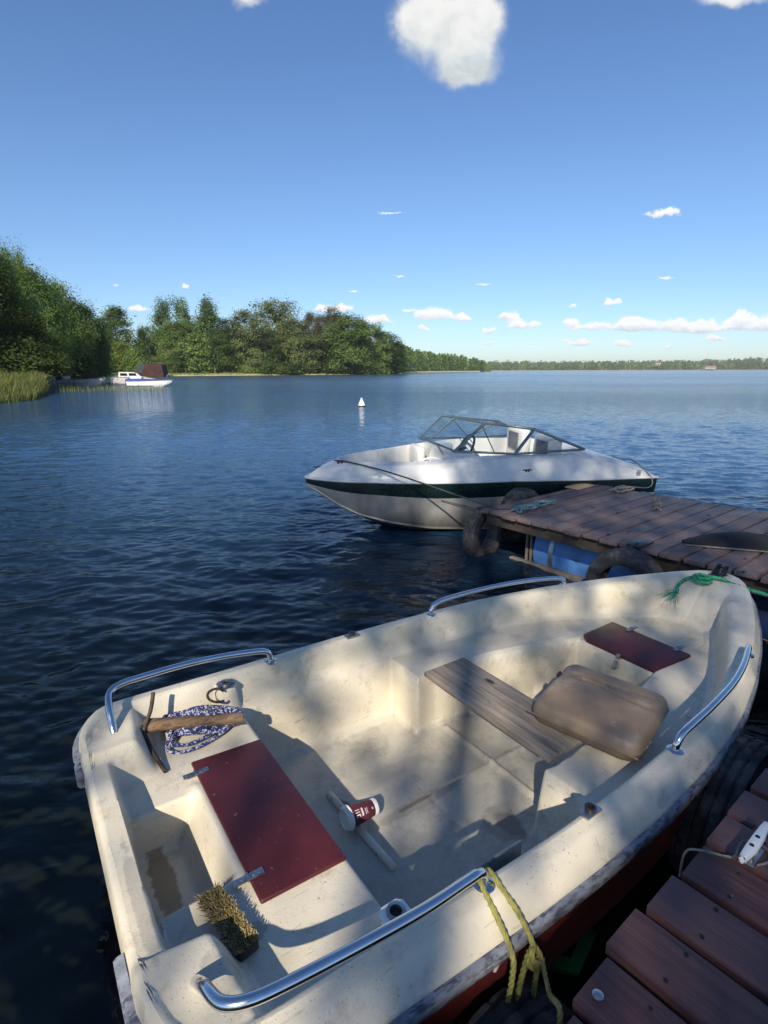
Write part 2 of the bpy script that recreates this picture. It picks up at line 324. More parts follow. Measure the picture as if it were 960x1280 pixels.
def watermat():
    m, t = newmat('lake_water'); t.n.remove(t.p); oc = t.coords(); x, y, z = t.sep(oc)
    v = t.scale(oc, (.6, 1.3, 1))
    n_b = t.noise(v, 7.5, 3, .55, .8); n_f = t.noise(t.scale(oc, (.30, 1.1, 1)), 1.3, 4, .65, .5); streak = t.ramp(t.noise(t.scale(oc, (.010, .045, 1)), 1.0, 4, .6), .36, .62, .45, 1.25)
    h = t.math('ADD', t.math('MULTIPLY', n_b, t.ramp(y, 2, 14, .006, .016)), t.math('MULTIPLY', t.math('MULTIPLY', n_f, streak), t.ramp(y, 12, 45, 0.0, .10)))
    nb = t.bump(h, 1.0)
    fr = t.new('ShaderNodeFresnel'); fr.inputs[0].default_value = 1.333; t.put(fr.inputs['Normal'], nb)
    gl = t.new('ShaderNodeBsdfGlossy'); t.put(gl.inputs['Roughness'], t.ramp(y, 8, 90, .03, .15)); t.put(gl.inputs['Normal'], nb)
    tr = t.new('ShaderNodeBsdfTransparent'); tr.inputs[0].default_value = (.70, .84, .70, 1)
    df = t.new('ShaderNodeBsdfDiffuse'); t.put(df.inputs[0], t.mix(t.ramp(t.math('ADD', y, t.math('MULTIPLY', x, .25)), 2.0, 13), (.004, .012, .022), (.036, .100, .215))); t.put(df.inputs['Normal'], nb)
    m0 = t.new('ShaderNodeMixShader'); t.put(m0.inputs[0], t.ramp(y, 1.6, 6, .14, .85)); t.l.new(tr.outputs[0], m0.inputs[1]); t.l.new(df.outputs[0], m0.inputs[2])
    mx = t.new('ShaderNodeMixShader'); t.put(mx.inputs[0], fr.outputs[0]); t.l.new(m0.outputs[0], mx.inputs[1]); t.l.new(gl.outputs[0], mx.inputs[2])
    t.l.new(mx.outputs[0], t.out.inputs[0]); return m
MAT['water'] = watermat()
def terrainmat():
    m, t = newmat('shore_ground'); oc = t.coords(); x, y, z = t.sep(oc)
    g = t.mix(t.ramp(t.noise(oc, .15, 6, .65), .35, .65), (.05, .07, .02), (.15, .16, .055))
    s = t.mix(t.ramp(t.noise(oc, .6, 4, .6), .3, .7), (.42, .38, .25), (.36, .36, .17))
    c = t.mix(t.ramp(t.math('ADD', z, t.math('MULTIPLY', t.noise(oc, .25, 4, .6), .4)), .95, 1.3), s, g)
    far = t.math('MULTIPLY', t.ramp(y, 900, 1200), t.ramp(t.noise(t.scale(oc, (1, .4, 1)), .006, 3, .5), .5, .6))
    c = t.mix(far, c, (.36, .31, .15))
    t.put(t.p.inputs['Base Color'], c); t.p.inputs['Roughness'].default_value = .95; t.p.inputs['Specular IOR Level'].default_value = .1
    return m
MAT['terrain'] = terrainmat()
MAT['bed'] = simple('dark_lake_bed', (.0022, .0026, .0022), .95, var=.1, vs=.7)

# ------------------------------------------------------------------ mesh helpers
def link(name, me, mat, parent=None, sharp=32):
    if sharp is not None and len(me.polygons) < 200000:
        bm = bmesh.new(); bm.from_mesh(me); bm.normal_update(); lim = R(sharp)
        for e in bm.edges: e.smooth = (len(e.link_faces) == 2 and e.calc_face_angle(0) < lim)
        for f in bm.faces: f.smooth = True
        bm.to_mesh(me); bm.free()
    ob = bpy.data.objects.new(name, me); C.objects.link(ob)
    if mat: me.materials.append(mat)
    if parent: ob.parent = parent
    return ob
class MB:
    def __init__(s): s.v = []; s.f = []; s.tone = []
    def add(s, vs, fs, tone=0.5, M=None):
        o = len(s.v)
        for p in vs: s.v.append(tuple(M @ Vector(p)) if M is not None else tuple(p))
        for f in fs: s.f.append(tuple(i + o for i in f)); s.tone.append(tone)
    def box(s, c, d, M=None, tone=.5, bev=0.0):
        x, y, z = d[0] / 2, d[1] / 2, d[2] / 2
        if bev <= 0:
            vs = [(c[0] + sx * x, c[1] + sy * y, c[2] + sz * z) for sx in (-1, 1) for sy in (-1, 1) for sz in (-1, 1)]
            s.add(vs, [(0, 1, 3, 2), (4, 6, 7, 5), (0, 4, 5, 1), (2, 3, 7, 6), (0, 2, 6, 4), (1, 5, 7, 3)], tone, M)
        else:
            bm = bmesh.new(); bmesh.ops.create_cube(bm, size=1.0)
            for q in bm.verts: q.co = Vector((c[0] + q.co.x * d[0], c[1] + q.co.y * d[1], c[2] + q.co.z * d[2]))
            bmesh.ops.bevel(bm, geom=bm.edges[:], offset=bev, segments=2, affect='EDGES', profile=.5)
            bm.verts.index_update()
            s.add([q.co.copy() for q in bm.verts], [[q.index for q in f.verts] for f in bm.faces], tone, M); bm.free()
    def tube(s, pts, r, n=10, cap=True, tone=.5, M=None, closed=False):
        pts = [Vector(p) for p in pts]; m = len(pts); rs = r if isinstance(r, (list, tuple)) else [r] * m
        tang = []
        for i in range(m):
            a = pts[(i - 1) % m] if closed else pts[max(0, i - 1)]; b = pts[(i + 1) % m] if closed else pts[min(m - 1, i + 1)]
            tang.append((b - a).normalized() if (b - a).length > 1e-9 else Vector((0, 0, 1)))
        up = Vector((0, 0, 1)) if abs(tang[0].z) < .9 else Vector((1, 0, 0))
        nrm = (up - tang[0] * up.dot(tang[0])).normalized(); vs = []; fs = []
        for i in range(m):
            nrm = (nrm - tang[i] * nrm.dot(tang[i])).normalized(); bn = tang[i].cross(nrm)
            for k in range(n):
                a = 2 * math.pi * k / n; vs.append(pts[i] + (nrm * math.cos(a) + bn * math.sin(a)) * rs[i])
        for i in range(m if closed else m - 1):
            j = (i + 1) % m
            for k in range(n): fs.append((i * n + k, i * n + (k + 1) % n, j * n + (k + 1) % n, j * n + k))
        if cap and not closed: fs.append(tuple(range(n - 1, -1, -1))); fs.append(tuple((m - 1) * n + k for k in range(n)))
        s.add(vs, fs, tone, M)
    def lathe(s, prof, n=24, M=None, tone=.5, closed=False):
        vs = [(r * math.cos(2 * math.pi * k / n), r * math.sin(2 * math.pi * k / n), z) for r, z in prof for k in range(n)]
        m = len(prof); fs = []
        for i in range(m if closed else m - 1):
            j = (i + 1) % m
            for k in range(n): fs.append((i * n + k, i * n + (k + 1) % n, j * n + (k + 1) % n, j * n + k))
        if not closed:
            fs.append(tuple(range(n - 1, -1, -1))); fs.append(tuple((m - 1) * n + k for k in range(n)))
        s.add(vs, fs, tone, M)
    def prism(s, poly, z0, z1, M=None, tone=.5):
        n = len(poly); vs = [(x, y, z0) for x, y in poly] + [(x, y, z1) for x, y in poly]
        s.add(vs, [tuple(range(n - 1, -1, -1)), tuple(range(n, 2 * n))] + [(i, (i + 1) % n, n + (i + 1) % n, n + i) for i in range(n)], tone, M)
    def grid(s, rows, tone=.5, M=None, wrap=False):
        m, n = len(rows), len(rows[0]); vs = [p for r in rows for p in r]; fs = []
        for i in range(m - 1):
            for k in range(n if wrap else n - 1): fs.append((i * n + k, i * n + (k + 1) % n, (i + 1) * n + (k + 1) % n, (i + 1) * n + k))
        s.add(vs, fs, tone, M)
    def build(s, name, mat, parent=None, sharp=32):
        me = bpy.data.meshes.new(name); me.from_pydata(s.v, [], s.f); me.update()
        at = me.attributes.new('tone', 'FLOAT', 'FACE'); at.data.foreach_set('value', s.tone)
        return link(name, me, mat, parent, sharp)
def spline(pts, n=8, closed=False):
    P = [Vector(p) for p in pts]; m = len(P); out = []
    for i in range(m if closed else m - 1):
        p0 = P[(i - 1) % m] if closed or i > 0 else P[0]; p1 = P[i]; p2 = P[(i + 1) % m]; p3 = P[(i + 2) % m] if closed or i + 2 < m else P[-1]
        for k in range(n):
            t = k / n
            out.append(.5 * ((2 * p1) + (p2 - p0) * t + (2 * p0 - 5 * p1 + 4 * p2 - p3) * t * t + (3 * p1 - p0 - 3 * p2 + p3) * t ** 3))
    if not closed: out.append(P[-1])
    return out
def rope(mb, pts, r, pitch=None, n=6, k=8, closed=False):
    """three strands laid round a smooth path"""
    P = spline(pts, k, closed)
    # resample evenly
    Q = [P[0]]; step = r * 1.1
    for a, b in zip(P, P[1:]):
        L = (b - a).length; m = max(1, int(L / step))
        for i in range(1, m + 1): Q.append(a.lerp(b, i / m))
    pitch = pitch or r * 7
    for st in range(3):
        out = []; s_ = 0; nrm = None
        for i, p in enumerate(Q):
            t = (Q[min(len(Q) - 1, i + 1)] - Q[max(0, i - 1)]).normalized()
            if nrm is None:
                up = Vector((0, 0, 1)) if abs(t.z) < .9 else Vector((1, 0, 0)); nrm = up
            nrm = (nrm - t * nrm.dot(t)).normalized(); bn = t.cross(nrm)
            if i: s_ += (p - Q[i - 1]).length
            a = 2 * math.pi * (s_ / pitch + st / 3)
            out.append(p + (nrm * math.cos(a) + bn * math.sin(a)) * r * .5)
        mb.tube(out, r * .56, n)
def tag(o, label=None, cat=None, group=None, kind=None):
    if label: o['label'] = label
    if cat: o['category'] = cat
    if group: o['group'] = group
    if kind: o['kind'] = kind
    return o
def empty(name, loc, rotz=0, label=None, cat=None, group=None):
    o = bpy.data.objects.new(name, None); C.objects.link(o); o.location = loc; o.rotation_euler = (0, 0, rotz); o.empty_display_size = .1
    return tag(o, label, cat, group)
def copy_tree(o, parent=None):
    c = o.copy(); C.objects.link(c); c.parent = parent
    for ch in list(o.children): copy_tree(ch, c)
    return c
def ss(a, b, x):
    t = np.clip((np.asarray(x, float) - a) / (b - a), 0, 1); return t * t * (3 - 2 * t)
def grid_mesh(name, X, Y, Z, mat, parent=None, sharp=50):
    m, n = X.shape; me = bpy.data.meshes.new(name)
    co = np.stack([X, Y, Z], -1).reshape(-1, 3)
    i = np.arange(m * n).reshape(m, n)
    q = np.stack([i[:-1, :-1], i[1:, :-1], i[1:, 1:], i[:-1, 1:]], -1).reshape(-1, 4)
    me.from_pydata(co.tolist(), [], q.tolist()); me.update()
    return link(name, me, mat, parent, sharp)
def text_mesh(txt, size, name, mat, parent, M, depth=.0008, shear=0.0):
    cu = bpy.data.curves.new('lettering', 'FONT'); cu.body = txt; cu.size = size; cu.extrude = depth; cu.shear = shear
    tmp = bpy.data.objects.new('lettering', cu); C.objects.link(tmp)
    bpy.context.view_layer.update()
    me = bpy.data.meshes.new_from_object(tmp.evaluated_get(bpy.context.evaluated_depsgraph_get()))
    bpy.data.objects.remove(tmp); bpy.data.curves.remove(cu)
    me.transform(M); me.materials.clear()
    return link(name, me, mat, parent, None)
# ================================================================== SETTING
FX = 722.0
def at_px(px, Y): return ((px - 480) / FX * Y, Y)
def water_sheet():
    """one sheet to the horizon, fine near the docks; wavelets raised where the mesh is fine enough to hold them"""
    ys = [-4.0]
    while ys[-1] < 9000:
        y_ = ys[-1]; ys.append(y_ + max(.0125 if y_ > 0 else .06, .55 * y_ * y_ / 1230))
    ys = np.array(ys); rs = np.concatenate([[-60, -20, -6, -3, -2, -1.4], np.linspace(-.95, 1.0, 720), [1.4, 2, 3, 6, 20, 60]])
    Yg_, Rg_ = np.meshgrid(ys, rs, indexing='ij'); Xg_ = Rg_ * (np.maximum(Yg_, -2) + 3.0)
    dy = np.gradient(ys)[:, None]; q = np.random.default_rng(12); H = np.zeros(Xg_.shape)
    inner = (np.abs(Rg_) < .99)
    for i in range(84):
        lam = math.exp(q.uniform(math.log(.085), math.log(.85))); th = R(78) + q.normal() * R(26) + (R(34) if i % 3 == 0 else 0)
        kx, ky = math.cos(th) * 2 * math.pi / lam, math.sin(th) * 2 * math.pi / lam
        amp = .135 * (1.20 - .3 * min(1, lam / .5)) * math.sqrt(2 / 84) * lam / (2 * math.pi)
        ph = kx * Xg_ + ky * Yg_ + q.uniform(0, 6.28)
        fade = np.clip(1.6 - 4.2 * dy / (lam / max(.35, abs(math.sin(th)))), 0, 1)
        env = .75 + .5 * np.sin(kx * .13 * Xg_ - ky * .07 * Yg_ + q.uniform(0, 6.28))
        s_ = np.sin(ph); H += amp * fade * env * (s_ + .30 * (np.exp(2.0 * (s_ - 1)) - .31))
    # sheltered water round the rowboat and inside the dock corner
    d = (Xg_ - .65, Yg_ - 2.15); sl = d[0] * .829 + d[1] * .559; tl = -d[0] * .559 + d[1] * .829
    hullz = np.exp(-np.maximum(0, np.maximum(np.abs(sl) / 1.75, np.abs(tl) / .75) - 1) * 5.0)
    corner = ss(.9, 2.0, Xg_ * .774 + Yg_ * .633 - .7) * (1 - ss(.2, 1.2, -.633 * Xg_ + .774 * Yg_ - 3.3 + .0 * Xg_)) * (1 - ss(2.6, 3.4, Yg_))
    H *= (1 - .80 * hullz) * (1 - .25 * corner) * (1 - .20 * ss(9, 30, Yg_)) * (1 - ss(40, 110, Yg_)) * inner
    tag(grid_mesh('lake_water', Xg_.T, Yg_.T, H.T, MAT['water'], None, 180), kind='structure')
water_sheet()
mb_ = MB(); mb_.add([(-9000, -400, -1.7), (9000, -400, -1.7), (9000, 9000, -1.7), (-9000, 9000, -1.7)], [(0, 1, 2, 3)])
tag(mb_.build('lake_bed', MAT['bed'], None, None), kind='structure')
SHORE = [(-1600, 9), (-700, 15), (-300, 23), (-60, 29), (0, 32), (36, 35), (54, 43), (60, 77), (130, 84), (165, 110), (200, 188), (330, 216), (440, 236), (497, 262), (503, 330), (530, 430), (603, 600), (606, 1330), (700, 1430), (960, 1390), (1300, 1350), (2600, 1250)]
def shore_y(px): return float(np.interp(px, [a for a, b in SHORE], [b for a, b in SHORE]))
def hill(px, Y):
    if px < 604: return 0.0
    return float(np.interp(px, [604, 700, 780, 860, 930, 990, 1100], [4, 6, 7, 8, 15, 15, 8]))
OFFS = [-14, -2, 0, .8, 3, 10, 25, 60, 140, 320, 700, 1500, 4000]
HTS = [-1.75, -.35, -.03, .18, .45, .95, 1.3, 1.2, 2.0, 3.0, 4.0, 6.0, 8.0]
def ground_z(px, Y):
    o = Y - shore_y(px); return float(np.interp(o, OFFS, HTS)) + hill(px, Y) * float(ss(0, 300, o))
pxs = np.concatenate([np.arange(-1600, -60, 50), np.arange(-60, 1000, 6), np.arange(1000, 2600, 60)])
TX, TY, TZ = [], [], []
for px in pxs:
    ys = shore_y(px); wob = 1 + .012 * mnoise.noise(Vector((px * .05, 0, 3)))
    row = []
    for o, h in zip(OFFS, HTS):
        Y = ys * wob + o; row.append(((px - 480) / FX * Y, Y, ground_z(px, Y / 1) if o > 3 else h))
    TX.append([p[0] for p in row]); TY.append([p[1] for p in row]); TZ.append([p[2] for p in row])
tag(grid_mesh('terrain', np.array(TX), np.array(TY), np.array(TZ), MAT['terrain']), kind='structure')
# shore behind the photographer
gx, gy = np.meshgrid(np.linspace(40, -30, 36), np.linspace(-.9, -40, 30), indexing='ij')
gz = np.interp(-gy, [.9, 2.0, 3.0, 8, 40], [-1.75, -.2, .25, .7, 2.0]) + .08 * np.sin(gx * 1.7) * np.sin(gy * 1.3)
tag(grid_mesh('ground', gx, gy, gz, MAT['terrain']), kind='structure')

# ------------------------------------------------------------------ foliage
def leaf_mesh(name, centres, sizes, tones, mat, parent, rng, flat=.35, aspect=1.6, droop=0.0, outw=None):
    """one leaf-sized quad per centre, tilted at random"""
    n = len(centres); c = np.asarray(centres)
    nr = rng.normal(size=(n, 3)); nr[:, 2] = np.abs(nr[:, 2]) + flat; nr += 0 if outw is None else outw; nr /= np.linalg.norm(nr, axis=1)[:, None]
    a = rng.normal(size=(n, 3)); a[:, 2] -= droop * 3; a -= nr * (a * nr).sum(1)[:, None]; a /= np.linalg.norm(a, axis=1)[:, None] + 1e-9
    b = np.cross(nr, a); L = np.asarray(sizes)[:, None] * .5
    v = np.stack([c - a * L * aspect, c + b * L * .8, c + a * L * aspect, c - b * L * .8], 1).reshape(-1, 3)
    me = bpy.data.meshes.new(name)
    me.vertices.add(4 * n); me.vertices.foreach_set('co', v.ravel())
    me.loops.add(4 * n); me.loops.foreach_set('vertex_index', np.arange(4 * n))
    me.polygons.add(n); me.polygons.foreach_set('loop_start', np.arange(n) * 4); me.polygons.foreach_set('loop_total', np.full(n, 4))
    me.update(); at = me.attributes.new('tone', 'FLOAT', 'FACE'); at.data.foreach_set('value', np.asarray(tones, dtype=np.float32))
    return link(name, me, mat, parent, None)
def crown_points(kind, H, Wd, ncl, per, rng, gap=.0):
    r0 = Wd / 2; cs, rad = [], []
    lobes = [(rng.uniform(0, 6.28), rng.uniform(.6, 1.25)) for _ in range(7)]
    while len(cs) < ncl:
        h = rng.uniform(0, 1); th = rng.uniform(0, 6.283)
        if kind == 'round': env = math.sqrt(max(0, 1 - ((h - .38) / .63) ** 2)); z0 = .03
        elif kind == 'cone': env = min(1, (1 - h) ** .75 * 1.15) * min(1, .45 + h * 3); z0 = .03
        elif kind == 'tall': env = math.sqrt(max(0, 1 - ((h - .5) / .53) ** 2)) * (.75 + .25 * math.sin(h * 14)); z0 = .04
        elif kind == 'loose': env = (.45 + .55 * math.sqrt(max(0, 1 - ((h - .7) / .45) ** 2))) if h > .2 else .55; z0 = .10
        elif kind == 'pine': env = math.sqrt(max(0, 1 - ((h - .45) / .56) ** 2)); z0 = .30
        else: env = math.sqrt(max(0, 1 - (h * .96) ** 2)); z0 = .02        # bush
        lob = 1 + .32 * sum(math.cos(2 * (th - a)) * k for a, k in lobes[:3]) / 3 + .22 * math.sin(h * 9 + lobes[4][0]) * math.cos(th - lobes[3][0])
        rr = env * r0 * lob * (rng.uniform(.25, 1) ** .55)
        cs.append((rr * math.cos(th), rr * math.sin(th), H * (z0 + (1 - z0) * h))); rad.append(r0 * rng.uniform(.20, .42))
    cs = np.array(cs); rad = np.array(rad); tone_c = rng.uniform(0, 1, ncl)
    idx = np.repeat(np.arange(ncl), per)
    g = rng.normal(size=(len(idx), 3)) * .52; g[:, 2] *= .85
    pts = cs[idx] + g * rad[idx][:, None]
    tone = np.clip(.15 + .55 * tone_c[idx] + rng.normal(size=len(idx)) * .16, 0, 1)
    pts[:, 2] = np.maximum(pts[:, 2], .15)
    return pts, tone, cs
def limb_mesh(H, Wd, cs, rng, r, lean=.02):
    mb = MB(); top = Vector((rng.uniform(-1, 1) * lean * H, rng.uniform(-1, 1) * lean * H, H * .86))
    axis = [Vector((0, 0, -.4)), Vector((0, 0, H * .25)) + top * .05, top * .6 + Vector((0, 0, H * .02)), top]
    P = spline(axis, 5); n = len(P)
    mb.tube(P, [r * (1.25 - 1.1 * i / (n - 1)) for i in range(n)], 8)
    for k in rng.choice(len(cs), min(12, len(cs)), replace=False):
        e = Vector(cs[k]); f = max(.18, min(.8, e.z / H - .18)); b = P[min(n - 1, int(f * (n - 1)))]
        m = b.lerp(e, .5) + Vector((0, 0, -.03 * H))
        mb.tube(spline([b, m, e], 4), [r * .38 * (1 - .09 * i) for i in range(9)], 5)
    return mb
def make_tree(kind, H, Wd, seed, leaf, bark, ncl=70, per=42, ls=.55, droop=0.0, flat=.35, aspect=1.6):
    rng = np.random.default_rng(seed); root = empty('tree', (0, 0, 0))
    pts, tone, cs = crown_points(kind, H, Wd, ncl, per, rng)
    if kind != 'bush': limb_mesh(H, Wd, cs, rng, max(.10, H * .011)).build('trunk', bark, root, 60)
    else: limb_mesh(H * .7, Wd, cs, rng, .06).build('stem', bark, root, 60)
    leaf_mesh('crown', pts, ls * rng.uniform(.6, 1.3, len(pts)), tone, leaf, root, rng, flat, aspect, droop, np.stack([pts[:, 0], pts[:, 1], .5 * (pts[:, 2] - H * .35)], 1) / (Wd * .5) * 1.5)
    return root
_kinds = {}
def tree(kind, px, Y, top, wpx, leafk, label, group=None, name='tree', variants=2, dens=1.0, barkk='bark', ls=None):
    """a tree of a kind, scaled to its own height and spread, standing on the ground at its own place"""
    zg = ground_z(px, Y); H = (462.5 - top) / 745 * Y + 1.65 - zg; Wd = wpx / FX * Y
    k = (kind, leafk, rnd.randrange(variants), Y > 120)
    H0, W0 = (20.0, 11.0) if Y > 120 else (12.0, 9.0)
    if kind == 'bush': H0, W0 = (7.0, 9.0) if Y > 120 else (3.5, 6.0)
    if k not in _kinds:
        near = Y < 120
        root = make_tree(kind, H0, W0, abs(hash((kind, leafk, k[2], near))) % 9999 if False else (len(_kinds) * 37 + 11), MAT[leafk], MAT[barkk],
                         ncl=int((150 if near else 120) * dens), per=(170 if near else 125), ls=(ls or (.21 if near else .37)), droop=(.8 if kind == 'weep' or 'pale' in leafk else 0.0))
        _kinds[k] = root; o = root
    else: o = copy_tree(_kinds[k])
    x, y = at_px(px, Y); o.location = (x, y, zg); o.scale = (Wd / W0, Wd / W0, H / H0); o.rotation_euler = (0, 0, rnd.uniform(0, 6.28)); o.name = name
    tag(o, label, 'bush' if kind == 'bush' else 'tree', group)
    return o
# ---- wood on the far point across the bay (left of centre)
MID = [
 ('cone', 152, 208, 386, 62, 'leaf_mid', 'broad cone-shaped tree standing alone above the dark boat canopy', 'round_tree'),
 ('bush', 147, 150, 432, 46, 'leaf_bright', 'bright yellow-green bush behind the cabin boat', 'bush'),
 ('round', 186, 222, 408, 28, 'leaf_mid', 'small tree in the notch right of the lone cone-shaped tree', 'round_tree'),
 ('tall', 211, 224, 375, 38, 'leaf_mid', 'left one of the two tall twin-topped trees on the point', 'tall_tree'),
 ('tall', 233, 226, 374, 34, 'leaf_mid', 'right one of the two tall twin-topped trees on the point', 'tall_tree'),
 ('cone', 264, 224, 376, 50, 'leaf_mid', 'tall pointed tree with layered boughs beside the twin-topped pair', 'tall_tree'),
 ('round', 226, 216, 404, 52, 'leaf_mid', 'full green tree below the twin-topped pair', 'round_tree'),
 ('bush', 246, 212, 424, 52, 'leaf_mid', 'large dome-shaped willow bush at the grassy shore', 'willow_bush'),
 ('bush', 217, 210, 438, 26, 'leaf_pale', 'small pale bush left of the dome-shaped willow', 'bush'),
 ('round', 288, 222, 401, 40, 'leaf_dark', 'dark rounded tree right of the layered pointed tree', 'round_tree'),
 ('round', 274, 216, 420, 44, 'leaf_mid', 'low leafy tree between the willow bush and the dark tree', 'round_tree'),
 ('round', 309, 222, 392, 48, 'leaf_pale', 'pale weeping tree with hanging boughs', 'weeping_tree'),
 ('loose', 350, 238, 380, 56, 'leaf_pale', 'tall open-crowned tree, sky showing between its branches', 'open_crowned_tree'),
 ('round', 332, 226, 412, 44, 'leaf_dark', 'dark tree under the left side of the open-crowned tree', 'round_tree'),
 ('round', 372, 230, 402, 52, 'leaf_pale', 'pale broad tree below the open-crowned tree', 'weeping_tree'),
 ('pine', 391, 248, 395, 26, 'leaf_pine', 'narrow dark pine left of the reddish tree', 'pine_tree'),
 ('pine', 405, 250, 397, 26, 'leaf_pine', 'second narrow pine, nearer the reddish tree', 'pine_tree'),
 ('round', 398, 238, 424, 46, 'leaf_dark', 'dark undergrowth tree beneath the two narrow pines', 'round_tree'),
 ('tall', 420, 250, 388, 36, 'leaf_pine', 'reddish-brown conifer rising over the front trees', 'conifer_tree'),
 ('round', 434, 236, 396, 56, 'leaf_mid', 'sunlit green tree reaching down to the shore in front of the reddish conifer', 'round_tree'),
 ('cone', 452, 246, 402, 44, 'leaf_pale', 'pale birch-like tree right of the sunlit green tree', 'birch_tree'),
 ('round', 468, 250, 407, 44, 'leaf_mid', 'tree near the tip of the point with a leaning outline', 'round_tree'),
 ('round', 482, 258, 416, 38, 'leaf_dark', 'dark tree near the outer tip of the point', 'round_tree'),
 ('round', 494, 266, 428, 30, 'leaf_mid', 'outermost low tree at the very tip of the point', 'round_tree'),
 ('bush', 420, 238, 440, 40, 'leaf_dark', 'dark bush at the waterline under the reddish conifer', 'bush'),
 ('bush', 350, 226, 436, 46, 'leaf_dark', 'dark bush at the waterline under the open-crowned tree', 'bush'),
 ('bush', 300, 222, 440, 36, 'leaf_mid', 'green bush at the foot of the pale weeping tree', 'bush'),
 ('bush', 462, 246, 440, 40, 'leaf_dark', 'dark bush at the foot of the leaning tree', 'bush'),
 ('bush', 178, 196, 444, 30, 'leaf_dark', 'shadowed bush right of the boat canopy', 'bush'),
 ('round', 128, 170, 398, 46, 'leaf_mid', 'tree between the near left trees and the lone cone-shaped tree', 'round_tree'),
 ('bush', 120, 132, 438, 46, 'leaf_mid', 'olive bush behind the grey open boat', 'bush'),
]
for kind, px, Y, top, wpx, lk, lab, nm in MID:
    tree(kind, px, Y, top, wpx, lk, lab, 'trees and bushes on the wooded point', nm, barkk='birchbark' if 'birch' in nm else ('pinebark' if lk == 'leaf_pine' else 'bark'))
for i in range(34):
    px = 172 + i * 9.6 + rnd.uniform(-4, 4); Y = shore_y(px) + rnd.uniform(11, 17); lk_ = ['leaf_mid', 'leaf_dark', 'leaf_pale', 'leaf_dark'][(i * 7) % 4]
    tree('bush', px, Y, 463 - rnd.uniform(14, 30), rnd.uniform(20, 36), lk_, {'leaf_mid': 'mid green shrub in the low undergrowth along the wooded point', 'leaf_dark': 'dark green shrub in the low undergrowth along the wooded point', 'leaf_pale': 'pale green shrub in the low undergrowth along the wooded point'}[lk_], lk_[5:] + ' green undergrowth shrubs along the wooded point', 'shrub')
for i in range(13):
    px = 206 + i * 22.5 + rnd.uniform(-5, 5); Y = shore_y(px) + rnd.uniform(24, 50); tp = np.interp(px, [140, 190, 215, 265, 290, 350, 400, 430, 480, 500], [415, 428, 398, 398, 415, 405, 412, 410, 428, 438]) + rnd.uniform(2, 14)
    tree(rnd.choice(['round', 'tall']), px, Y, float(tp), rnd.uniform(34, 50), rnd.choice(['leaf_mid', 'leaf_dark']), 'tree of the second row, half hidden behind the front trees of the wooded point', 'second-row trees of the wooded point', 'background_tree')
# ---- tall near trees on the left shore
NEAR = [
 ('round', -22, 56, 300, 92, 'leaf_dark', 'tallest dark tree, cut by the left edge of the picture', 'shore_tree'),
 ('tall', 12, 60, 318, 62, 'leaf_mid', 'dark green shore tree with a sunlit shoulder near the left edge', 'shore_tree'),
 ('loose', 35, 76, 322, 30, 'leaf_mid', 'thin feathery treetop poking above the left trees', 'slender_tree'),
 ('round', 50, 72, 342, 74, 'leaf_mid', 'sunlit shore tree right of the thin feathery treetop', 'shore_tree'),
 ('round', 84, 84, 360, 62, 'leaf_mid', 'shore tree whose crown slopes down towards the boats', 'shore_tree'),
 ('round', 108, 90, 384, 54, 'leaf_dark', 'lower dark shore tree overhanging the moored boats', 'shore_tree'),
 ('round', 30, 58, 392, 86, 'leaf_dark', 'dark leafy tree filling the shade behind the reeds', 'shore_tree'),
 ('bush', 20, 52, 430, 96, 'leaf_dark', 'dense dark bush at the back of the reeds on the left', 'bush'),
 ('bush', 78, 84, 434, 70, 'leaf_dark', 'dark bush behind the jetty boats', 'bush'),
 ('round', 122, 96, 408, 36, 'leaf_mid', 'small tree at the right end of the left shore trees', 'shore_tree'),
]
for kind, px, Y, top, wpx, lk, lab, nm in NEAR:
    tree(kind, px, Y, top, wpx, lk, lab, 'trees on the near left shore', nm, dens=1.25)
for i, px in enumerate((-90, -170, -260, -370, -500, -650)):
    tree('round', px, shore_y(px) + 18 - i, 300 - i * 14, 110 + 12 * i, ['leaf_dark', 'leaf_mid'][i % 2], 'leafy shore tree further along the left bank beyond the reeds', 'trees further along the left bank', 'shore_tree')
# ---- woods far off: read as one mass
def wood_mass(name, cols, leaf, seed, per, ls):
    rng = np.random.default_rng(seed); P, S, T = [], [], []
    for px, Y, hgt, wd in cols:
        x, y = at_px(px, Y); zg = ground_z(px, Y); tn = rng.uniform(.1, .9)
        shape = rng.integers(0, 2)
        for _ in range(per):
            h = rng.uniform(0, 1) ** .8; th = rng.uniform(0, 6.28)
            env = math.sqrt(max(0, 1 - ((h - .45) / .57) ** 2)) if shape else (1 - h) ** .7
            r = wd * .5 * env * rng.uniform(.3, 1)
            P.append((x + r * math.cos(th), y + r * math.sin(th), zg + h * hgt)); S.append(ls * rng.uniform(.6, 1.3)); T.append(min(1, max(0, tn + rng.normal() * .15)))
    return tag(leaf_mesh(name, np.array(P), np.array(S), T, leaf, None, rng, .3, 1.2), kind='stuff')
rg = np.random.default_rng(5)
cols = []
for i in range(210):
    px = rg.uniform(497, 612); Y = np.interp(px, [497, 503, 530, 603, 612], [300, 345, 445, 640, 700]) + rg.uniform(4, 70)
    topy = np.interp(px, [497, 505, 515, 540, 570, 600, 612], [431, 432, 437, 441, 444, 450, 455]) + rg.uniform(-2, 4)
    h = max(5, (462.5 - topy) / 745 * Y + 1.65 - ground_z(px, Y)); cols.append((px, Y, h, h * rg.uniform(.5, .8)))
wood_mass('distant_wood', cols, MAT['leaf_mid'], 21, 120, 1.2)
cols = []
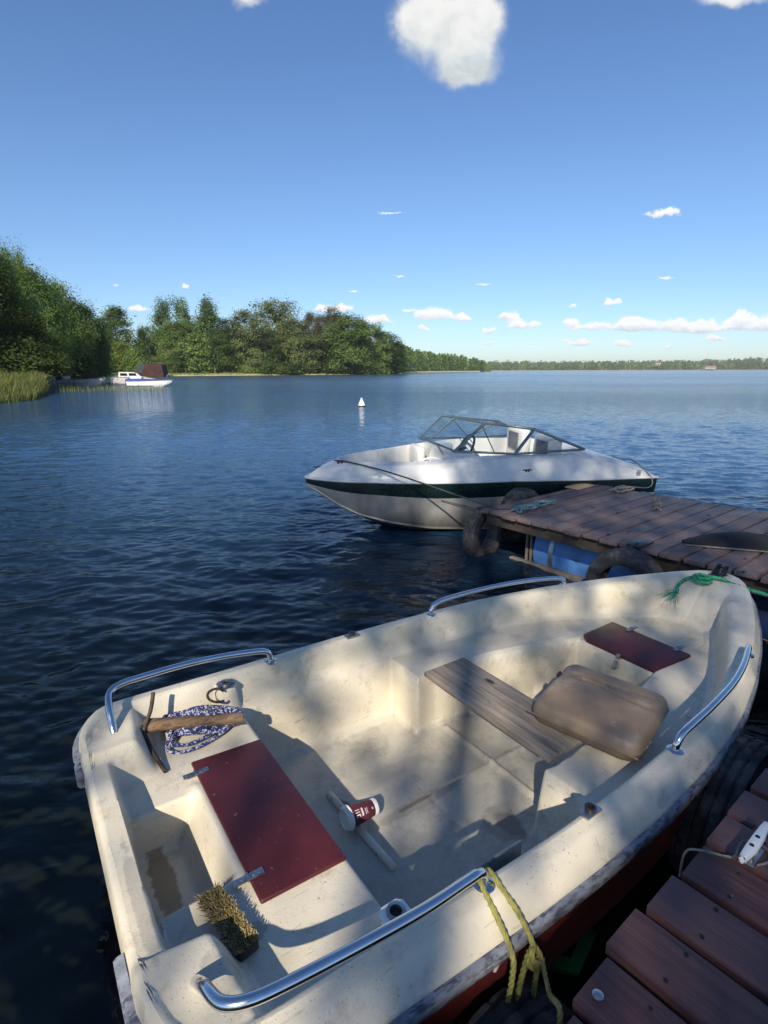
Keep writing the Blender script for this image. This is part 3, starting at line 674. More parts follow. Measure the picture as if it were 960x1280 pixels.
for i in range(1400):
    px = rg.uniform(596, 1040) if i < 820 else rg.uniform(1040, 1700); Y = shore_y(max(607, px)) + rg.uniform(6, 260)
    if 868 < px < 905 and Y < 1500 and rg.uniform() < .7: continue
    h = rg.uniform(12, 20) * (1.15 if rg.uniform() < .08 else 1); cols.append((px, Y, h, h * rg.uniform(.9, 1.6)))
wood_mass('far_shore_wood', cols, MAT['leaf_far'], 22, 60, 3.0)
# ---- reeds
def reeds(name, n, fn, hlo, hhi, seed, wblade=.035, bend=.35):
    rng = np.random.default_rng(seed); vs, fs, tn = [], [], []
    for _ in range(n):
        px, Y = fn(rng); x, y = at_px(px, Y); h = rng.uniform(hlo, hhi); a = rng.uniform(0, 6.28); ln = rng.normal() * bend * .5 + .12
        wv = Vector((math.cos(a), math.sin(a), 0)) * wblade * rng.uniform(.6, 1.4); bd = Vector((math.cos(a + 1.5), math.sin(a + 1.5), 0)) * ln * h
        z0 = max(-.15, ground_z(px, Y) - .05); b = Vector((x, y, z0)); o = len(vs)
        m_ = b + Vector((0, 0, h * .6)) + bd * .25; t_ = b + Vector((0, 0, h)) + bd
        vs += [b - wv, b + wv, m_ + wv * .8, m_ - wv * .8, t_]; fs += [(o, o + 1, o + 2, o + 3), (o + 3, o + 2, o + 4)]; k = rng.uniform(.1, 1); tn += [k, k]
    mb = MB(); mb.v = [tuple(v) for v in vs]; mb.f = fs; mb.tone = tn
    return tag(mb.build(name, MAT['reed'], None, None), kind='stuff')
reeds('reeds', 12500, lambda r: (r.uniform(-90, 76), 0) if False else (lambda p: (p, shore_y(p) + r.uniform(-1.5, 9)))(56 - 330 * r.uniform(0, 1) ** 1.5), .35, 1.05, 31, .022, .8)
reeds('water_reeds', 900, lambda r: (r.uniform(70, 206), r.uniform(47, 58)), .2, .75, 32, .013, .5)
reeds('shore_grass', 5200, lambda r: (lambda p: (p, shore_y(p) + r.uniform(1, 11)))(r.uniform(170, 498)), .2, .55, 33, .10)

# ------------------------------------------------------------------ houses on the far shores
def house(px, Y, wd, dp, hw, hr, wall, label, zoff=0, rot=0, nwin=3):
    x, y = at_px(px, Y); t = empty('house', (x, y, ground_z(px, Y) + zoff), rot, label, 'house')
    b = MB(); b.box((0, 0, hw / 2), (wd, dp, hw)); b.prism([(-dp / 2, hw), (dp / 2, hw), (0, hw + hr)], -wd / 2, wd / 2, Matrix(((0, 0, 1, 0), (1, 0, 0, 0), (0, 1, 0, 0), (0, 0, 0, 1)))); b.build('wall', wall, t, 20)
    r = MB()
    for s in (-1, 1): 
        a = math.atan2(hr, dp / 2); L = math.hypot(hr, dp / 2) + .6
        M = Matrix.Translation((0, s * (dp / 4 + .05), hw + hr / 2 + .12)) @ Matrix.Rotation(-s * a, 4, 'X'); r.box((0, 0, 0), (wd + .9, L, .22), M)
    r.build('roof', MAT['roof'], t, 20)
    for i in range(nwin):
        wn = MB(); wn.box(((i + .5) / nwin * wd - wd / 2, -dp / 2 - .02, hw * .55), (wd / nwin * .45, .08, hw * .4)); wn.build('window', MAT['tinted'], t)
    return t
house(821, 1470, 14, 9, 7, 4, MAT['wall_white'], 'white gabled house on the far shore, highest above the trees', 9)
house(886, 1405, 26, 12, 6, 2.5, MAT['wall_pale'], 'long pale building low on the far shore at right', 2, 0, 6)
house(403, 243, 7, 6, 2.8, 2.0, MAT['wall_white'], 'small white house glimpsed under the two narrow pines', 0, .3, 2)
house(118, 104, 4.4, 3, 2.2, .9, MAT['wall_white'], 'small white hut glimpsed behind the moored boats', .3, .3, 2)
house(636, 1460, 14, 9, 5, 3, MAT['wall_pale'], 'small pale house at the left end of the far shore', 2)

# ------------------------------------------------------------------ buoy
t = empty('mooring_buoy', (-1.06, 26.9, 0), 0, 'white cone-topped mooring buoy floating alone on the lake', 'buoy')
b = MB(); b.lathe([(.02, .30 - .1), (.10, .27), (.165, .07)][::-1] + [(.012, .42)][:0], 20); b = MB()
b.lathe([(.168, .055), (.155, .09), (.09, .24), (.035, .36), (.018, .40), (.002, .41)], 24); b.build('cone', MAT['buoy'], t)
b = MB(); b.lathe([(.03, -.2), (.17, -.10), (.178, .0), (.175, .05), (.16, .056), (.03, .057)], 24); b.build('collar', MAT['black'], t)

# ------------------------------------------------------------------ moored boats on the left shore
def hull_loft(L, B, D, rake=.18, zk=-.12, flare=.12):
    """open shell from stern (x=0) to bow (x=L)"""
    rows = []
    for i in range(17):
        s = i / 16; hb = B / 2 * (1 - s ** 3.2) ** .8 * (.88 + .12 * min(1, s * 3)); sh = D * (1 + .22 * s * s)
        k = zk + (D * .9) * max(0, (s - .72) / .28) ** 2; x = L * s; row = []
        for f, yy, zz in ((0, 0, k), (.3, .55, k + .10 * D), (.6, .84, k + .34 * (sh - k)), (1, 1.0, sh)): row.append((x - (1 - (zz - k) / max(.05, sh - k)) * rake * s * s, hb * yy, zz))
        rows.append([(a, -b_, c_) for a, b_, c_ in row[::-1]][:-1] + row)
    return rows
def small_boat(loc, rot, L, B, D, hullmat, label, name='moored_boat', deckmat=None):
    t = empty(name, loc, rot, label, 'boat', 'boats moored along the left shore'); rows = hull_loft(L, B, D)
    b = MB(); b.grid(rows); b.add([p for p in rows[0]], [tuple(range(7))]); b.build('hull', hullmat, t)
    g = MB()
    for s in (0, -1): g.tube([r[s] for r in rows], .035, 6)
    g.build('gunwale', deckmat or MAT['grey_wood'], t)
    return t, rows
x, y = at_px(178, 68)
t, rows = small_boat((x - 3.6, 68.2, 0), R(2), 6.4, 2.1, .95, MAT['grey_gel'], 'white cabin cruiser with a dark maroon canopy', 'cabin_boat')
b = MB(); b.grid([[(r[0][0], r[0][1] * .97, r[0][2] - .02), (r[0][0], 0, r[0][2] + .06), (r[6][0], r[6][1] * .97, r[6][2] - .02)] for r in rows]); b.build('deck', MAT['white_gel'], t)
b = MB(); b.prism([(.9, .9), (3.6, .9), (3.15, 1.5), (1.0, 1.55)], -.8, .8, Matrix(((1, 0, 0, 0), (0, 0, 1, 0), (0, 1, 0, 0), (0, 0, 0, 1)))); b.build('cabin', MAT['white_gel'], t)
for a, c_ in ((1.15, 2.0), (2.15, 3.05)):
    b = MB(); b.prism([(a, 1.12), (c_, 1.12), (c_ - .1, 1.40), (a + .02, 1.42)], -.82, .82, Matrix(((1, 0, 0, 0), (0, 0, 1, 0), (0, 1, 0, 0), (0, 0, 0, 1)))); b.build('window', MAT['tinted'], t)
b = MB(); b.prism([(3.7, .95), (6.2, .95), (6.05, 2.35), (5.6, 2.5), (3.5, 2.45), (3.0, 1.5)], -.85, .85, Matrix(((1, 0, 0, 0), (0, 0, 1, 0), (0, 1, 0, 0), (0, 0, 0, 1)))); cano = b.build('canopy', MAT['canopy_red'], t)
b = MB(); b.prism([(2.8, 1.5), (3.72, 1.4), (4.15, 2.44), (3.4, 2.47)], -.87, .87, Matrix(((1, 0, 0, 0), (0, 0, 1, 0), (0, 1, 0, 0), (0, 0, 0, 1)))); b.build('canopy_window', MAT['canopy_grey'], t)
x, y = at_px(158, 63)
t, rows = small_boat((x, 63.4, 0), R(-3), 4.9, 1.7, .58, MAT['white_plastic'], 'low white speedboat with a blue deck in front of the cabin cruiser', 'low_speedboat')
b = MB(); b.grid([[(r[0][0], r[0][1] * 1.02, r[0][2]), (r[0][0], r[0][1] * .7, r[0][2] + .26 * (1 - i / 17)), (r[0][0], 0, r[0][2] + .34 * (1 - i / 18)), (r[6][0], r[6][1] * .7, r[6][2] + .26 * (1 - i / 17)), (r[6][0], r[6][1] * 1.02, r[6][2])] for i, r in enumerate(rows)]); b.build('deck', MAT['blue_cover'], t)
b = MB(); b.box((.9, 0, .95), (1.3, .6, .22), None, .5, .06); b.build('seat', MAT['white_plastic'], t)
b = MB(); b.box((-.2, 0, .45), (.35, .4, .7), None, .5, .08); b.box((-.22, 0, .0), (.16, .2, .6)); b.build('outboard_motor', MAT['black'], t)
x, y = at_px(96, 66)
t, rows = small_boat((x - .2, 63.2, 0), R(4), 4.6, 1.5, .78, MAT['grey_gel'], 'grey open boat with a tilted black outboard motor', 'open_boat')
b = MB(); b.box((.1, 0, 1.0), (.75, .45, .45), Matrix.Rotation(R(-25), 4, 'Y'), .5, .1); b.box((-.15, 0, .5), (.14, .16, .9)); b.build('outboard_motor', MAT['black'], t)
b = MB(); b.box((1.9, 0, .40), (.3, 1.25, .05)); b.build('seat', MAT['grey_wood'], t)
x, y = at_px(64, 70)
t, rows = small_boat((x - .3, 65.5, 0), R(8), 4.8, 1.6, 1.05, MAT['grey_gel'], 'pale grey boat carrying dark gear, farthest left of the moored boats', 'open_boat')
b = MB()
for q in range(7): b.box((.8 + q * .32, rnd.uniform(-.4, .4), .9 + rnd.uniform(-.1, .2)), (.45, .4, rnd.uniform(.25, .5)), Matrix.Rotation(rnd.uniform(-.1, .1), 4, 'Y'), .5, .05)
b.lathe([(.22, -.05), (.30, -.05), (.30, .05), (.22, .05)], 16, Matrix.Translation((2.6, -.7, 1.05)) @ Matrix.Rotation(R(80), 4, 'X'), .5, True)
b.build('gear', MAT['black'], t)
x, y = at_px(100, 67)
t = empty('jetty', (x - .4, 61.2, 0), 0, 'weathered grey wooden jetty in front of the moored boats', 'jetty')
b = MB()
for q in range(34): b.box((-3.4 + q * .2, 0, .42 + rnd.uniform(-.01, .01)), (.17, 1.0, .05))
b.build('deck', MAT['grey_wood'], t)
for q in (-3.0, -1.2, .6, 2.4):
    for s in (-.45, .45):
        b = MB(); b.tube([(q, s, -1), (q, s, .75)], .06, 8); b.build('post', MAT['grey_wood'], t)
# ================================================================== DOCKS
DOCK_Z = .47
DROT = math.atan2(.633, .774)
P0 = Vector((.376, .833, 0)); C1 = Vector((.844, 4.752, 0))
DM = Matrix.Translation(P0) @ Matrix.Rotation(DROT, 4, 'Z')      # near dock: x along its edge, y out over the water
FM = Matrix.Translation(C1) @ Matrix.Rotation(DROT, 4, 'Z')      # far finger: x across, -y towards the near dock
deck_near_mat = wood('stained_dock_planks_near', (.098, .038, .038), (.185, .082, .078), (.026, .012, .011), 1, .62, tone=True, bumpd=.004)
def plank_deck(spans, along_x, a0, a1, mat, parent, seed):
    q = random.Random(seed); b = MB()
    for lo, hi in spans:
        e0, e1 = a0 + q.uniform(-.012, .012), a1 + q.uniform(-.018, .018); z = DOCK_Z - .015 + q.uniform(-.003, .003)
        lo += q.uniform(0, .003); hi -= q.uniform(0, .003)
        c = ((e0 + e1) / 2, (lo + hi) / 2, z) if along_x else ((lo + hi) / 2, (e0 + e1) / 2, z)
        d = (e1 - e0, hi - lo, .03) if along_x else (hi - lo, e1 - e0, .03)
        M = Matrix.Translation(c) @ Matrix.Rotation(q.uniform(-.004, .004), 4, 'Z') @ Matrix.Rotation(q.uniform(-.008, .008), 4, 'X' if along_x else 'Y')
        b.box((0, 0, 0), d, M, q.random(), .0028)
    return b.build('deck', mat, parent, 40)
def nails(parent, pts, M=None):
    b = MB()
    for x_, y_ in pts: b.lathe([(.0045, -.002), (.0045, .0012), (.0008, .0016)], 8, Matrix.Translation((x_, y_, DOCK_Z + .0015)))
    return b.build('nail', MAT['darkhole'], parent)
near = empty('floating_dock', P0, DROT, 'dark red-brown plank dock in the bottom right corner with a white cleat', 'dock', 'sections of the plank dock')
plank_deck([(.121 + .15 * k + .010, .121 + .15 * (k + 1) - .010) for k in range(-16, 30)], False, -1.9, 0.0, deck_near_mat, near, 3)
nails(near, [(.121 + .15 * k + .075 + dx_ + rnd.uniform(-.008, .008), y_ + rnd.uniform(-.01, .01)) for k in range(-8, 12) for dx_ in (-.04, .04) for y_ in (-.10, -.95)])
def timber(box, dims, parent, mat='beam', name='beam', M=None): 
    b = MB(); b.box(box, dims, M, .5, .004); return b.build(name, MAT[mat], parent)
timber((1.0, -.10, DOCK_Z - .105), (6.9, .05, .14), near); timber((1.0, -1.75, DOCK_Z - .105), (6.9, .05, .14), near); timber((1.0, -.95, DOCK_Z - .105), (6.9, .05, .14), near)
far = empty('floating_dock', C1, DROT, 'plank dock finger floating on blue drums between the two boats', 'dock', 'sections of the plank dock')
edges = [.011, -.085, -.235, -.385, -.53, -.68, -.83, -.976, -1.115, -1.26]
while edges[-1] > -2.70: edges.append(edges[-1] - .147)
plank_deck([(edges[i + 1] + .007, edges[i] - .006) for i in range(len(edges) - 1)], True, 0.0, 1.79, MAT['deck'], far, 5)
timber((.07, -1.36, DOCK_Z - .085), (.05, 2.66, .09), far); timber((1.70, -1.36, DOCK_Z - .085), (.05, 2.66, .09), far); timber((.9, -1.36, DOCK_Z - .085), (.05, 2.66, .09), far)
timber((.9, -.05, DOCK_Z - .10), (1.60, .05, .11), far)
timber((.262, -1.2, .0), (.05, 2.1, .05), far, 'grey_wood', 'lower_rail')
for yy in (-.30, -.345): timber((.285, yy, .22), (.022, .022, .42), far, 'grey_wood', 'strut')
timber((.05, -1.78, .25), (.03, .05, .36), far, 'beam', 'brace', None)
def drum(y0, y1, x, mat, strap=True):
    M = Matrix.Translation((x, y0, .12)) @ Matrix.Rotation(R(90), 4, 'X'); L = y0 - y1; b = MB()
    r = .29; b.lathe([(.02, 0), (r - .03, 0), (r - .006, .012), (r, .03), (r, L * .32), (r + .004, L * .335), (r + .004, L * .365), (r, L * .38), (r, L * .62), (r + .004, L * .635), (r + .004, L * .665), (r, L * .68), (r, L - .03), (r - .006, L - .012), (r - .03, L), (.02, L)], 40, M)
    d = b.build('float_drum', MAT[mat], far, 30)
    if strap:
        b = MB(); b.lathe([(r + .003, .17), (r + .006, .17), (r + .006, .21), (r + .003, .21)], 40, M, .5, True); b.build('strap', MAT['dull'], d, 30)
        q = random.Random(8); b = MB()
        for k in range(150):
            yy = y0 - L * q.uniform(.12, 1); zz = .12 + q.gauss(-.20, .035); xx = x - math.sqrt(max(0, r * r - (zz - .12) ** 2)) - .002; s_ = q.uniform(.008, .03)
            b.box((xx, yy, zz), (.01, s_ * 1.8, s_), Matrix.Identity(4), .5)
        b.build('algae_growth', MAT['algae'], d)
    return d
drum(-.36, -1.42, .56, 'drum'); drum(-1.72, -2.66, .50, 'drum_shaded', False); drum(-.4, -1.4, 1.3, 'drum_shaded', False); drum(-1.72, -2.66, 1.3, 'drum_shaded', False)

# ------------------------------------------------------------------ tyre fenders
def tyre(M, Rr, wd, label, mat='rubber'):
    t = empty('tyre', M.to_translation(), 0, label, 'tyre', 'old tyres hung along the dock as fenders'); t.matrix_world = M
    prof = []                                              # (radius, z, is tread)
    h = wd / 2; ri = Rr * .60
    for i in range(9): a = i / 8; prof.append((ri + (Rr * .94 - ri) * a, -h * (.80 + .20 * math.sin(math.pi * a)), 0))
    tz = np.linspace(-h * .80, h * .80, 27)
    for i, z in enumerate(tz): prof.append((Rr * (1 - .055 * (abs(z) / h) ** 2.5) - (.008 if i % 6 == 3 else 0), z, 1))
    for i in range(9): a = 1 - i / 8; prof.append((ri + (Rr * .94 - ri) * a, h * (.80 + .20 * math.sin(math.pi * a)), 0))
    for a in (.25, .5, .75): prof.append((ri - .004 + .012 * math.sin(a * math.pi), h * .8 * (1 - 2 * a), 0))
    n = 144; rows = []
    for k in range(n):
        row = []
        for i, (r, z, tr) in enumerate(prof):
            rr = r
            if tr:
                ph = (k + int(abs(z) / h * 5)) % 6
                if ph == 0 and abs(z) > h * .12: rr -= .007
            a = 2 * math.pi * k / n; row.append((rr * math.cos(a), rr * math.sin(a), z))
        rows.append(row)
    rows.append(rows[0]); b = MB()
    b.grid(rows, wrap=True); b.build('tread', MAT[mat], t, 38)
    return t
AX = Matrix.Rotation(R(90), 4, 'Y'); AY = Matrix.Rotation(R(90), 4, 'X')
tyre(FM @ Matrix.Translation((.19, .12, .19)) @ Matrix.Rotation(R(6), 4, 'Z') @ AY, .25, .15, 'tyre hanging at the outer left corner of the dock finger, water seen through its hole')
tyre(FM @ Matrix.Translation((.74, .13, .27)) @ AY, .27, .17, 'tyre behind the dock end, only its top arc showing against the speedboat')
tyre(FM @ Matrix.Translation((-.10, -1.40, .21)) @ Matrix.Rotation(R(4), 4, 'Z') @ AX, .265, .17, 'black tyre hanging beside the blue drum, above the rowboat bow')
tyre(DM @ Matrix.Translation((1.20, .12, .10)) @ AY, .29, .19, 'tyre with worn tread wedged between the rowboat and the dock near the white cleat')
tyre(DM @ Matrix.Translation((-.065, .115, .0)) @ AY, .28, .18, 'tyre with blocky tread at the bottom edge below the yellow rope')
b = MB(); b.box((0, 0, 0), (.20, .10, .012), FM @ Matrix.Translation((.05, -1.40, DOCK_Z + .018)), .5, .003); b.tube([FM @ Vector((.0, -1.40, DOCK_Z + .02)), FM @ Vector((-.07, -1.40, DOCK_Z)), FM @ Vector((-.09, -1.40, .44))], .018, 8)
tag(b.build('rubber_strap', MAT['black']), 'black strap on the dock edge holding the tyre beside the blue drum', 'strap')

# ------------------------------------------------------------------ things on the docks
t = empty('mooring_cleat', DM @ Vector((.615, -.10, DOCK_Z)), DROT, 'pale metal cleat bolted to the near dock planks, string tied round it', 'cleat')
b = MB(); P = [(-.082, 0, .045), (-.06, 0, .043), (-.03, 0, .038), (0, 0, .037), (.03, 0, .038), (.06, 0, .043), (.082, 0, .045)]
b.grid([[(x_, y_ * w_, z_ + zz) for y_, zz in ((-1, 0), (-.8, .008), (0, .011), (.8, .008), (1, 0), (.8, -.008), (0, -.011), (-.8, -.008))] for (x_, _, z_), w_ in zip(P, (.0075, .0105, .0130, .0135, .0130, .0105, .0075))], wrap=True)
b.add([(-.082, y_ * .0075, .045 + zz) for y_, zz in ((-1, 0), (0, .011), (1, 0), (0, -.011))], [(0, 1, 2, 3)]); b.build('horns', MAT['white_plastic'], t, 50)
b = MB(); b.box((0, 0, .004), (.080, .032, .008), None, .5, .003); b.box((-.022, 0, .02), (.016, .018, .03), None, .5, .003); b.box((.022, 0, .02), (.016, .018, .03), None, .5, .003); b.build('base', MAT['dull'], t)
for s in (-.020, .020):
    b = MB(); b.lathe([(.0052, .0465), (.0052, .0492), (.001, .0494)], 14, Matrix.Translation((s, 0, 0))); b.build('screw_hole', MAT['darkhole'], t)
b = MB(); rope(b, [DM @ Vector(p) for p in [(.49, .012, .40), (.51, .014, .462), (.53, -.012, .476), (.56, -.06, .476), (.575, -.075, .478), (.60, -.072, .482), (.63, -.072, .484), (.66, -.09, .480), (.655, -.125, .478), (.62, -.135, .480), (.585, -.12, .480)]], .0032, n=5)
tag(b.build('string', MAT['rope_grey']), 'thin grey string tied from the cleat over the dock edge', 'string')
b = MB(); b.lathe([(.011, 0), (.011, .004), (.006, .007), (.001, .008)], 14, DM @ Matrix.Translation((.022, -.03, DOCK_Z + .001)))
tag(b.build('bolt_head', MAT['dull']), 'round shiny bolt head on the end plank of the near dock', 'bolt')
def heap(pts_fn, n, r, mat, name, label, cat, seed, M):
    q = random.Random(seed); P = [pts_fn(i / (n - 1), q) for i in range(n)]; b = MB(); rope(b, [M @ Vector(p) for p in P], r, n=5, k=4); return tag(b.build(name, MAT[mat]), label, cat)
heap(lambda f, q: (.12 + .52 * f + .05 * math.sin(f * 60), -.27 + .05 * math.cos(f * 47) + q.uniform(-.02, .02), DOCK_Z + .014 + .022 * abs(math.sin(f * 40))), 60, .008, 'rope_teal', 'rope', 'tangle of faded teal rope lying on the dock finger near its left corner', 'rope', 4, FM)
heap(lambda f, q: (1.10 + .42 * f + .025 * math.sin(f * 50), -1.02 + .03 * math.cos(f * 39) + .20 * f + q.uniform(-.01, .01), DOCK_Z + .010 + .014 * abs(math.sin(f * 40))), 50, .006, 'rope_grey', 'rope', 'dark grey rope bundle lying across the planks of the dock finger', 'rope', 6, FM)
heap(lambda f, q: (1.60 + .10 * math.sin(f * 31) + .04 * f, -.42 + .07 * math.cos(f * 23) + q.uniform(-.02, .02), DOCK_Z + .014 + .03 * abs(math.sin(f * 17))), 36, .007, 'rope_grey', 'rope', 'knot of pale rope at the far right corner of the dock finger', 'rope', 9, FM)
b = MB(); b.box((1.50, -.10, DOCK_Z + .012), (.30, .16, .018), FM @ Matrix.Rotation(R(3), 4, 'Z'), .5, .006)
tag(b.build('wood_scrap', simple('bare_wood_scrap', (.34, .24, .14), .8, var=.2, stretch=(1, 5, 1))), 'small bare tan board lying at the end of the dock finger', 'board')
t = empty('landing_net', FM @ Vector((.45, -1.80, DOCK_Z)), DROT, 'black landing net lying folded on the dock finger above the rowboat bow', 'landing net')
nb = MB(); q = random.Random(3); rows = []
A_, B_ = Vector((-.17, .20, 0)), Vector((.26, -.52, 0)); ax = (B_ - A_).normalized(); sd_ = Vector((-ax.y, ax.x, 0))
for i in range(30):
    f = i / 29; hw = .34 * math.sin(math.pi * min(1, f * .93 + .07)) ** .7; row = []
    for k in range(12):
        g = k / 11; p = A_.lerp(B_, f) + sd_ * hw * g
        row.append((p.x, p.y, .006 + .075 * math.sin(math.pi * g) ** .6 * math.sin(math.pi * (.05 + .9 * f)) + .006 * mnoise.noise(Vector((f * 9, g * 7, 0)))))
    rows.append(row)
nb.grid(rows); nb.build('netting', MAT['net'], t)
b = MB(); b.tube([A_ + Vector((0, 0, .008)), A_.lerp(B_, .5) + Vector((0, 0, .010)), B_ + Vector((0, 0, .010)), B_ + ax * .5 + Vector((0, 0, .010))], .006, 8); b.build('handle', MAT['rope_grey'], t)
b = MB(); b.tube(spline([rows[i][-1] for i in range(0, 30, 4)] + [rows[29][-1]], 4), .006, 6); b.build('hoop', MAT['black'], t)
# hexagonal frame under the water
b = MB(); M = DM @ Matrix.Translation((.50, .36, -.10)) @ Matrix.Rotation(R(14), 4, 'X') @ Matrix.Rotation(R(-6), 4, 'Y') @ Matrix.Rotation(R(12), 4, 'Z')
HX = [(math.cos(R(60 * k)), math.sin(R(60 * k))) for k in range(6)]
vs = []; 
for x_, y_ in HX:
    for rr, zz in ((.14, .0), (.14, .02), (.098, .02), (.098, .0)): vs.append((x_ * rr, y_ * rr, zz))
b.add(vs, [(k * 4 + j, k * 4 + (j + 1) % 4, ((k + 1) % 6) * 4 + (j + 1) % 4, ((k + 1) % 6) * 4 + j) for k in range(6) for j in range(4)], .5, M)
tag(b.build('sunken_frame', MAT['green_sunk']), 'green six-sided frame lying under the water between rowboat and dock', 'frame')

# ================================================================== ROWBOAT
O_B = Vector((-.656, 1.2655, 0)); BROT = R(33.97)
BM = Matrix.Translation(O_B) @ Matrix.Rotation(BROT, 4, 'Z')
def bw(s, t, z): return BM @ Vector((s, t, z))
boat = empty('rowboat', O_B, BROT, 'cream fibreglass rowboat with a dark red hull moored at the plank dock', 'rowboat')
WT = [(-.085, .47), (-.075, .53), (-.05, .575), (-.02, .607), (.02, .630), (.12, .638), (.4, .642), (.7, .650), (.95, .652), (1.25, .643), (1.6, .620), (1.8, .598), (2.0, .563), (2.24, .503), (2.5, .412), (2.7, .325), (2.9, .222), (3.0, .165), (3.08, .108), (3.12, .065), (3.137, .03), (3.14, .012)]
WS, WV = np.array([a for a, _ in WT]), np.array([b_ for _, b_ in WT])
def Wd(s):
    """smooth half breadth"""
    s = np.asarray(s, float); e = .05
    k = np.where((s > .1) & (s < 2.95), 1.0, 0.0)
    sm = sum(np.interp(s + d, WS, WV) for d in np.linspace(-e, e, 7)) / 7
    return np.where(k > 0, sm, np.interp(s, WS, WV))
def Zc(s): return .45 + .0228 * (np.asarray(s, float) / 1.2 - .88) ** 2
def outline():
    """crest line, from the transom's port corner round the bow to the starboard corner"""
    s = np.concatenate([[-.085, -.08, -.07, -.055, -.035, -.01], np.linspace(.02, 2.9, 110), np.linspace(2.92, 3.08, 16), [3.1, 3.12, 3.13, 3.137, 3.14]])
    p = [(a, float(Wd(a))) for a in s]
    return p + [(3.1405, 0.0)] + [(a, -b_) for a, b_ in p[::-1]]
OL = np.array(outline())
def seg_dist(S, T):
    d = np.full(S.shape, 9.0)
    for (ax_, ay_), (bx_, by_) in zip(OL[:-1], OL[1:]):
        vx, vy = bx_ - ax_, by_ - ay_; L = vx * vx + vy * vy + 1e-12
        u = np.clip(((S - ax_) * vx + (T - ay_) * vy) / L, 0, 1)
        d = np.minimum(d, np.hypot(S - ax_ - u * vx, T - ay_ - u * vy))
    return d
def liner_z(S, T):
    aT = np.abs(T); zc = Zc(S); d = seg_dist(S, T)
    k = 1 + .75 * ss(1.9, 2.9, S); d = np.maximum(d - .045 * ss(1.8, 2.6, S), 0) / k
    top = np.interp(d, [0, .006, .014, .024, .034], [0, -.0015, -.006, -.02, -.05])
    low = np.interp(d, [.034, .046, .058, .066, .075, .085, .108, .125, .15, .2], [.0, .345, .330, .326, .318, .295, .11, .065, .05, .05])
    wall = np.where(d <= .034, zc + top, np.where(d < .046, (zc - .05) * (1 - (d - .034) / .012) + .345 * (d - .034) / .012, low))
    floor = .05 + .004 * (1 - ss(0, .5, aT)) 
    # raised ribs of the sole
    for s0, a0, a1 in ((1.335, -.31, .31),):
        floor = floor + .014 * np.exp(-((S - s0) / .013) ** 4) * ss(a0 - .02, a0 + .02, T) * (1 - ss(a1 - .02, a1 + .02, T))
    floor = floor + .006 * np.exp(-((T - .005) / .012) ** 2) * ss(.85, .95, S) * (1 - ss(2.0, 2.05, S)) - .005 * np.exp(-((S - 1.0) / .006) ** 2) * (1 - ss(.42, .45, aT))
    z = np.maximum(floor, wall)
    ti = np.interp(S, [1.2, 1.3, 1.5, 1.8, 2.13, 2.2], [.352, .358, .338, .275, .20, .19])
    ti = ti - .018 * np.sin(np.pi * np.clip((S - 1.2) / .93, 0, 1)) * 0
    ms = ss(1.183, 1.212, S) * ss(-.022, .006, aT - ti)
    z = np.maximum(z, .05 + .27 * ms)
    z = np.maximum(z, .05 + .262 * ss(2.095, 2.125, S))
    # the little step moulded round the inside of the side seats
    z = z + .012 * ss(1.5, 1.6, S) * (1 - ss(2.05, 2.10, S)) * np.exp(-((aT - ti - .030) / .010) ** 2)
    # after bench, motor well, corner pods, transom
    zb = .34 + 0 * S
    wl = ss(.195, .105, S) * ss(-.200, -.172, T) * (1 - ss(.158, .186, T))
    zb = zb - .15 * wl
    zb = zb + .010 * np.exp(-((S - .19) / .02) ** 2) * (1 - ss(.20, .24, aT)) * (1 - wl)
    pod = (1 - ss(.060, .135, S + .12 * np.clip(.50 - aT, -.3, .3))) * ss(.325, .405, aT + .10 * np.clip(.06 - S, 0, .1))
    zb = zb + (zc - .010 - .34) * pod
    boss = ss(.365, .40, S) * (1 - ss(.462, .48, S)) * ss(-.004, .02, aT - (Wd(S) - .098 + 1.1 * np.abs(S - .428) ** 1.3))
    zb = np.where(boss > .01, np.maximum(zb, .34 + (zc - .014 - .34) * boss), zb)
    tr = 1 - ss(-.040, -.012, S)
    zb = zb * (1 - tr) + np.maximum(zb, .435 + .003 * np.cos(T * 9)) * tr
    mst = 1 - ss(.455, .488, S)
    z = np.maximum(z * (1 - mst) + np.maximum(z, zb) * mst, np.where(mst > 0, .05 + (zb - .05) * mst, 0))
    # in the well the wall term must not fill the hole
    z = np.where((wl > .02) & (S < .2) & (S > -.012), zb, z)
    hook = ss(2.72, 2.945, S + .22 * aT)
    z = np.maximum(z, np.where(S > 2.6, .31 + (zc - .004 - .31) * hook, 0))
    return z
rowsS = np.concatenate([np.linspace(-.085, .02, 22)[:-1], np.linspace(.02, 2.2, 250)[:-1], np.linspace(2.2, 3.0, 80)[:-1], np.linspace(3.0, 3.1395, 26)])
U = np.linspace(-1, 1, 191)
Sg, Ug = np.meshgrid(rowsS, U, indexing='ij'); Tg = Ug * Wd(Sg)
Zg = liner_z(Sg, Tg)
wav = np.array([[mnoise.noise(Vector((a * 6, b_ * 6, 0))) for b_ in U[::10]] for a in rowsS])
Zg = Zg + .0012 * np.array([np.interp(U, U[::10], r) for r in wav]) * (np.abs(Ug) < .97)
moulding = grid_mesh('deck_moulding', Sg, Tg, Zg, MAT['gel'], boat, 75)
# outer skin swept round the crest line
nrm = []
for i in range(len(OL)):
    a, c_ = OL[max(0, i - 1)], OL[min(len(OL) - 1, i + 1)]; tv = (c_ - a) / (np.linalg.norm(c_ - a) + 1e-12); nrm.append((-tv[1], tv[0]))
nrm = np.array(nrm)
nrm[0] = (-.6, .8); nrm[-1] = (-.6, -.8)
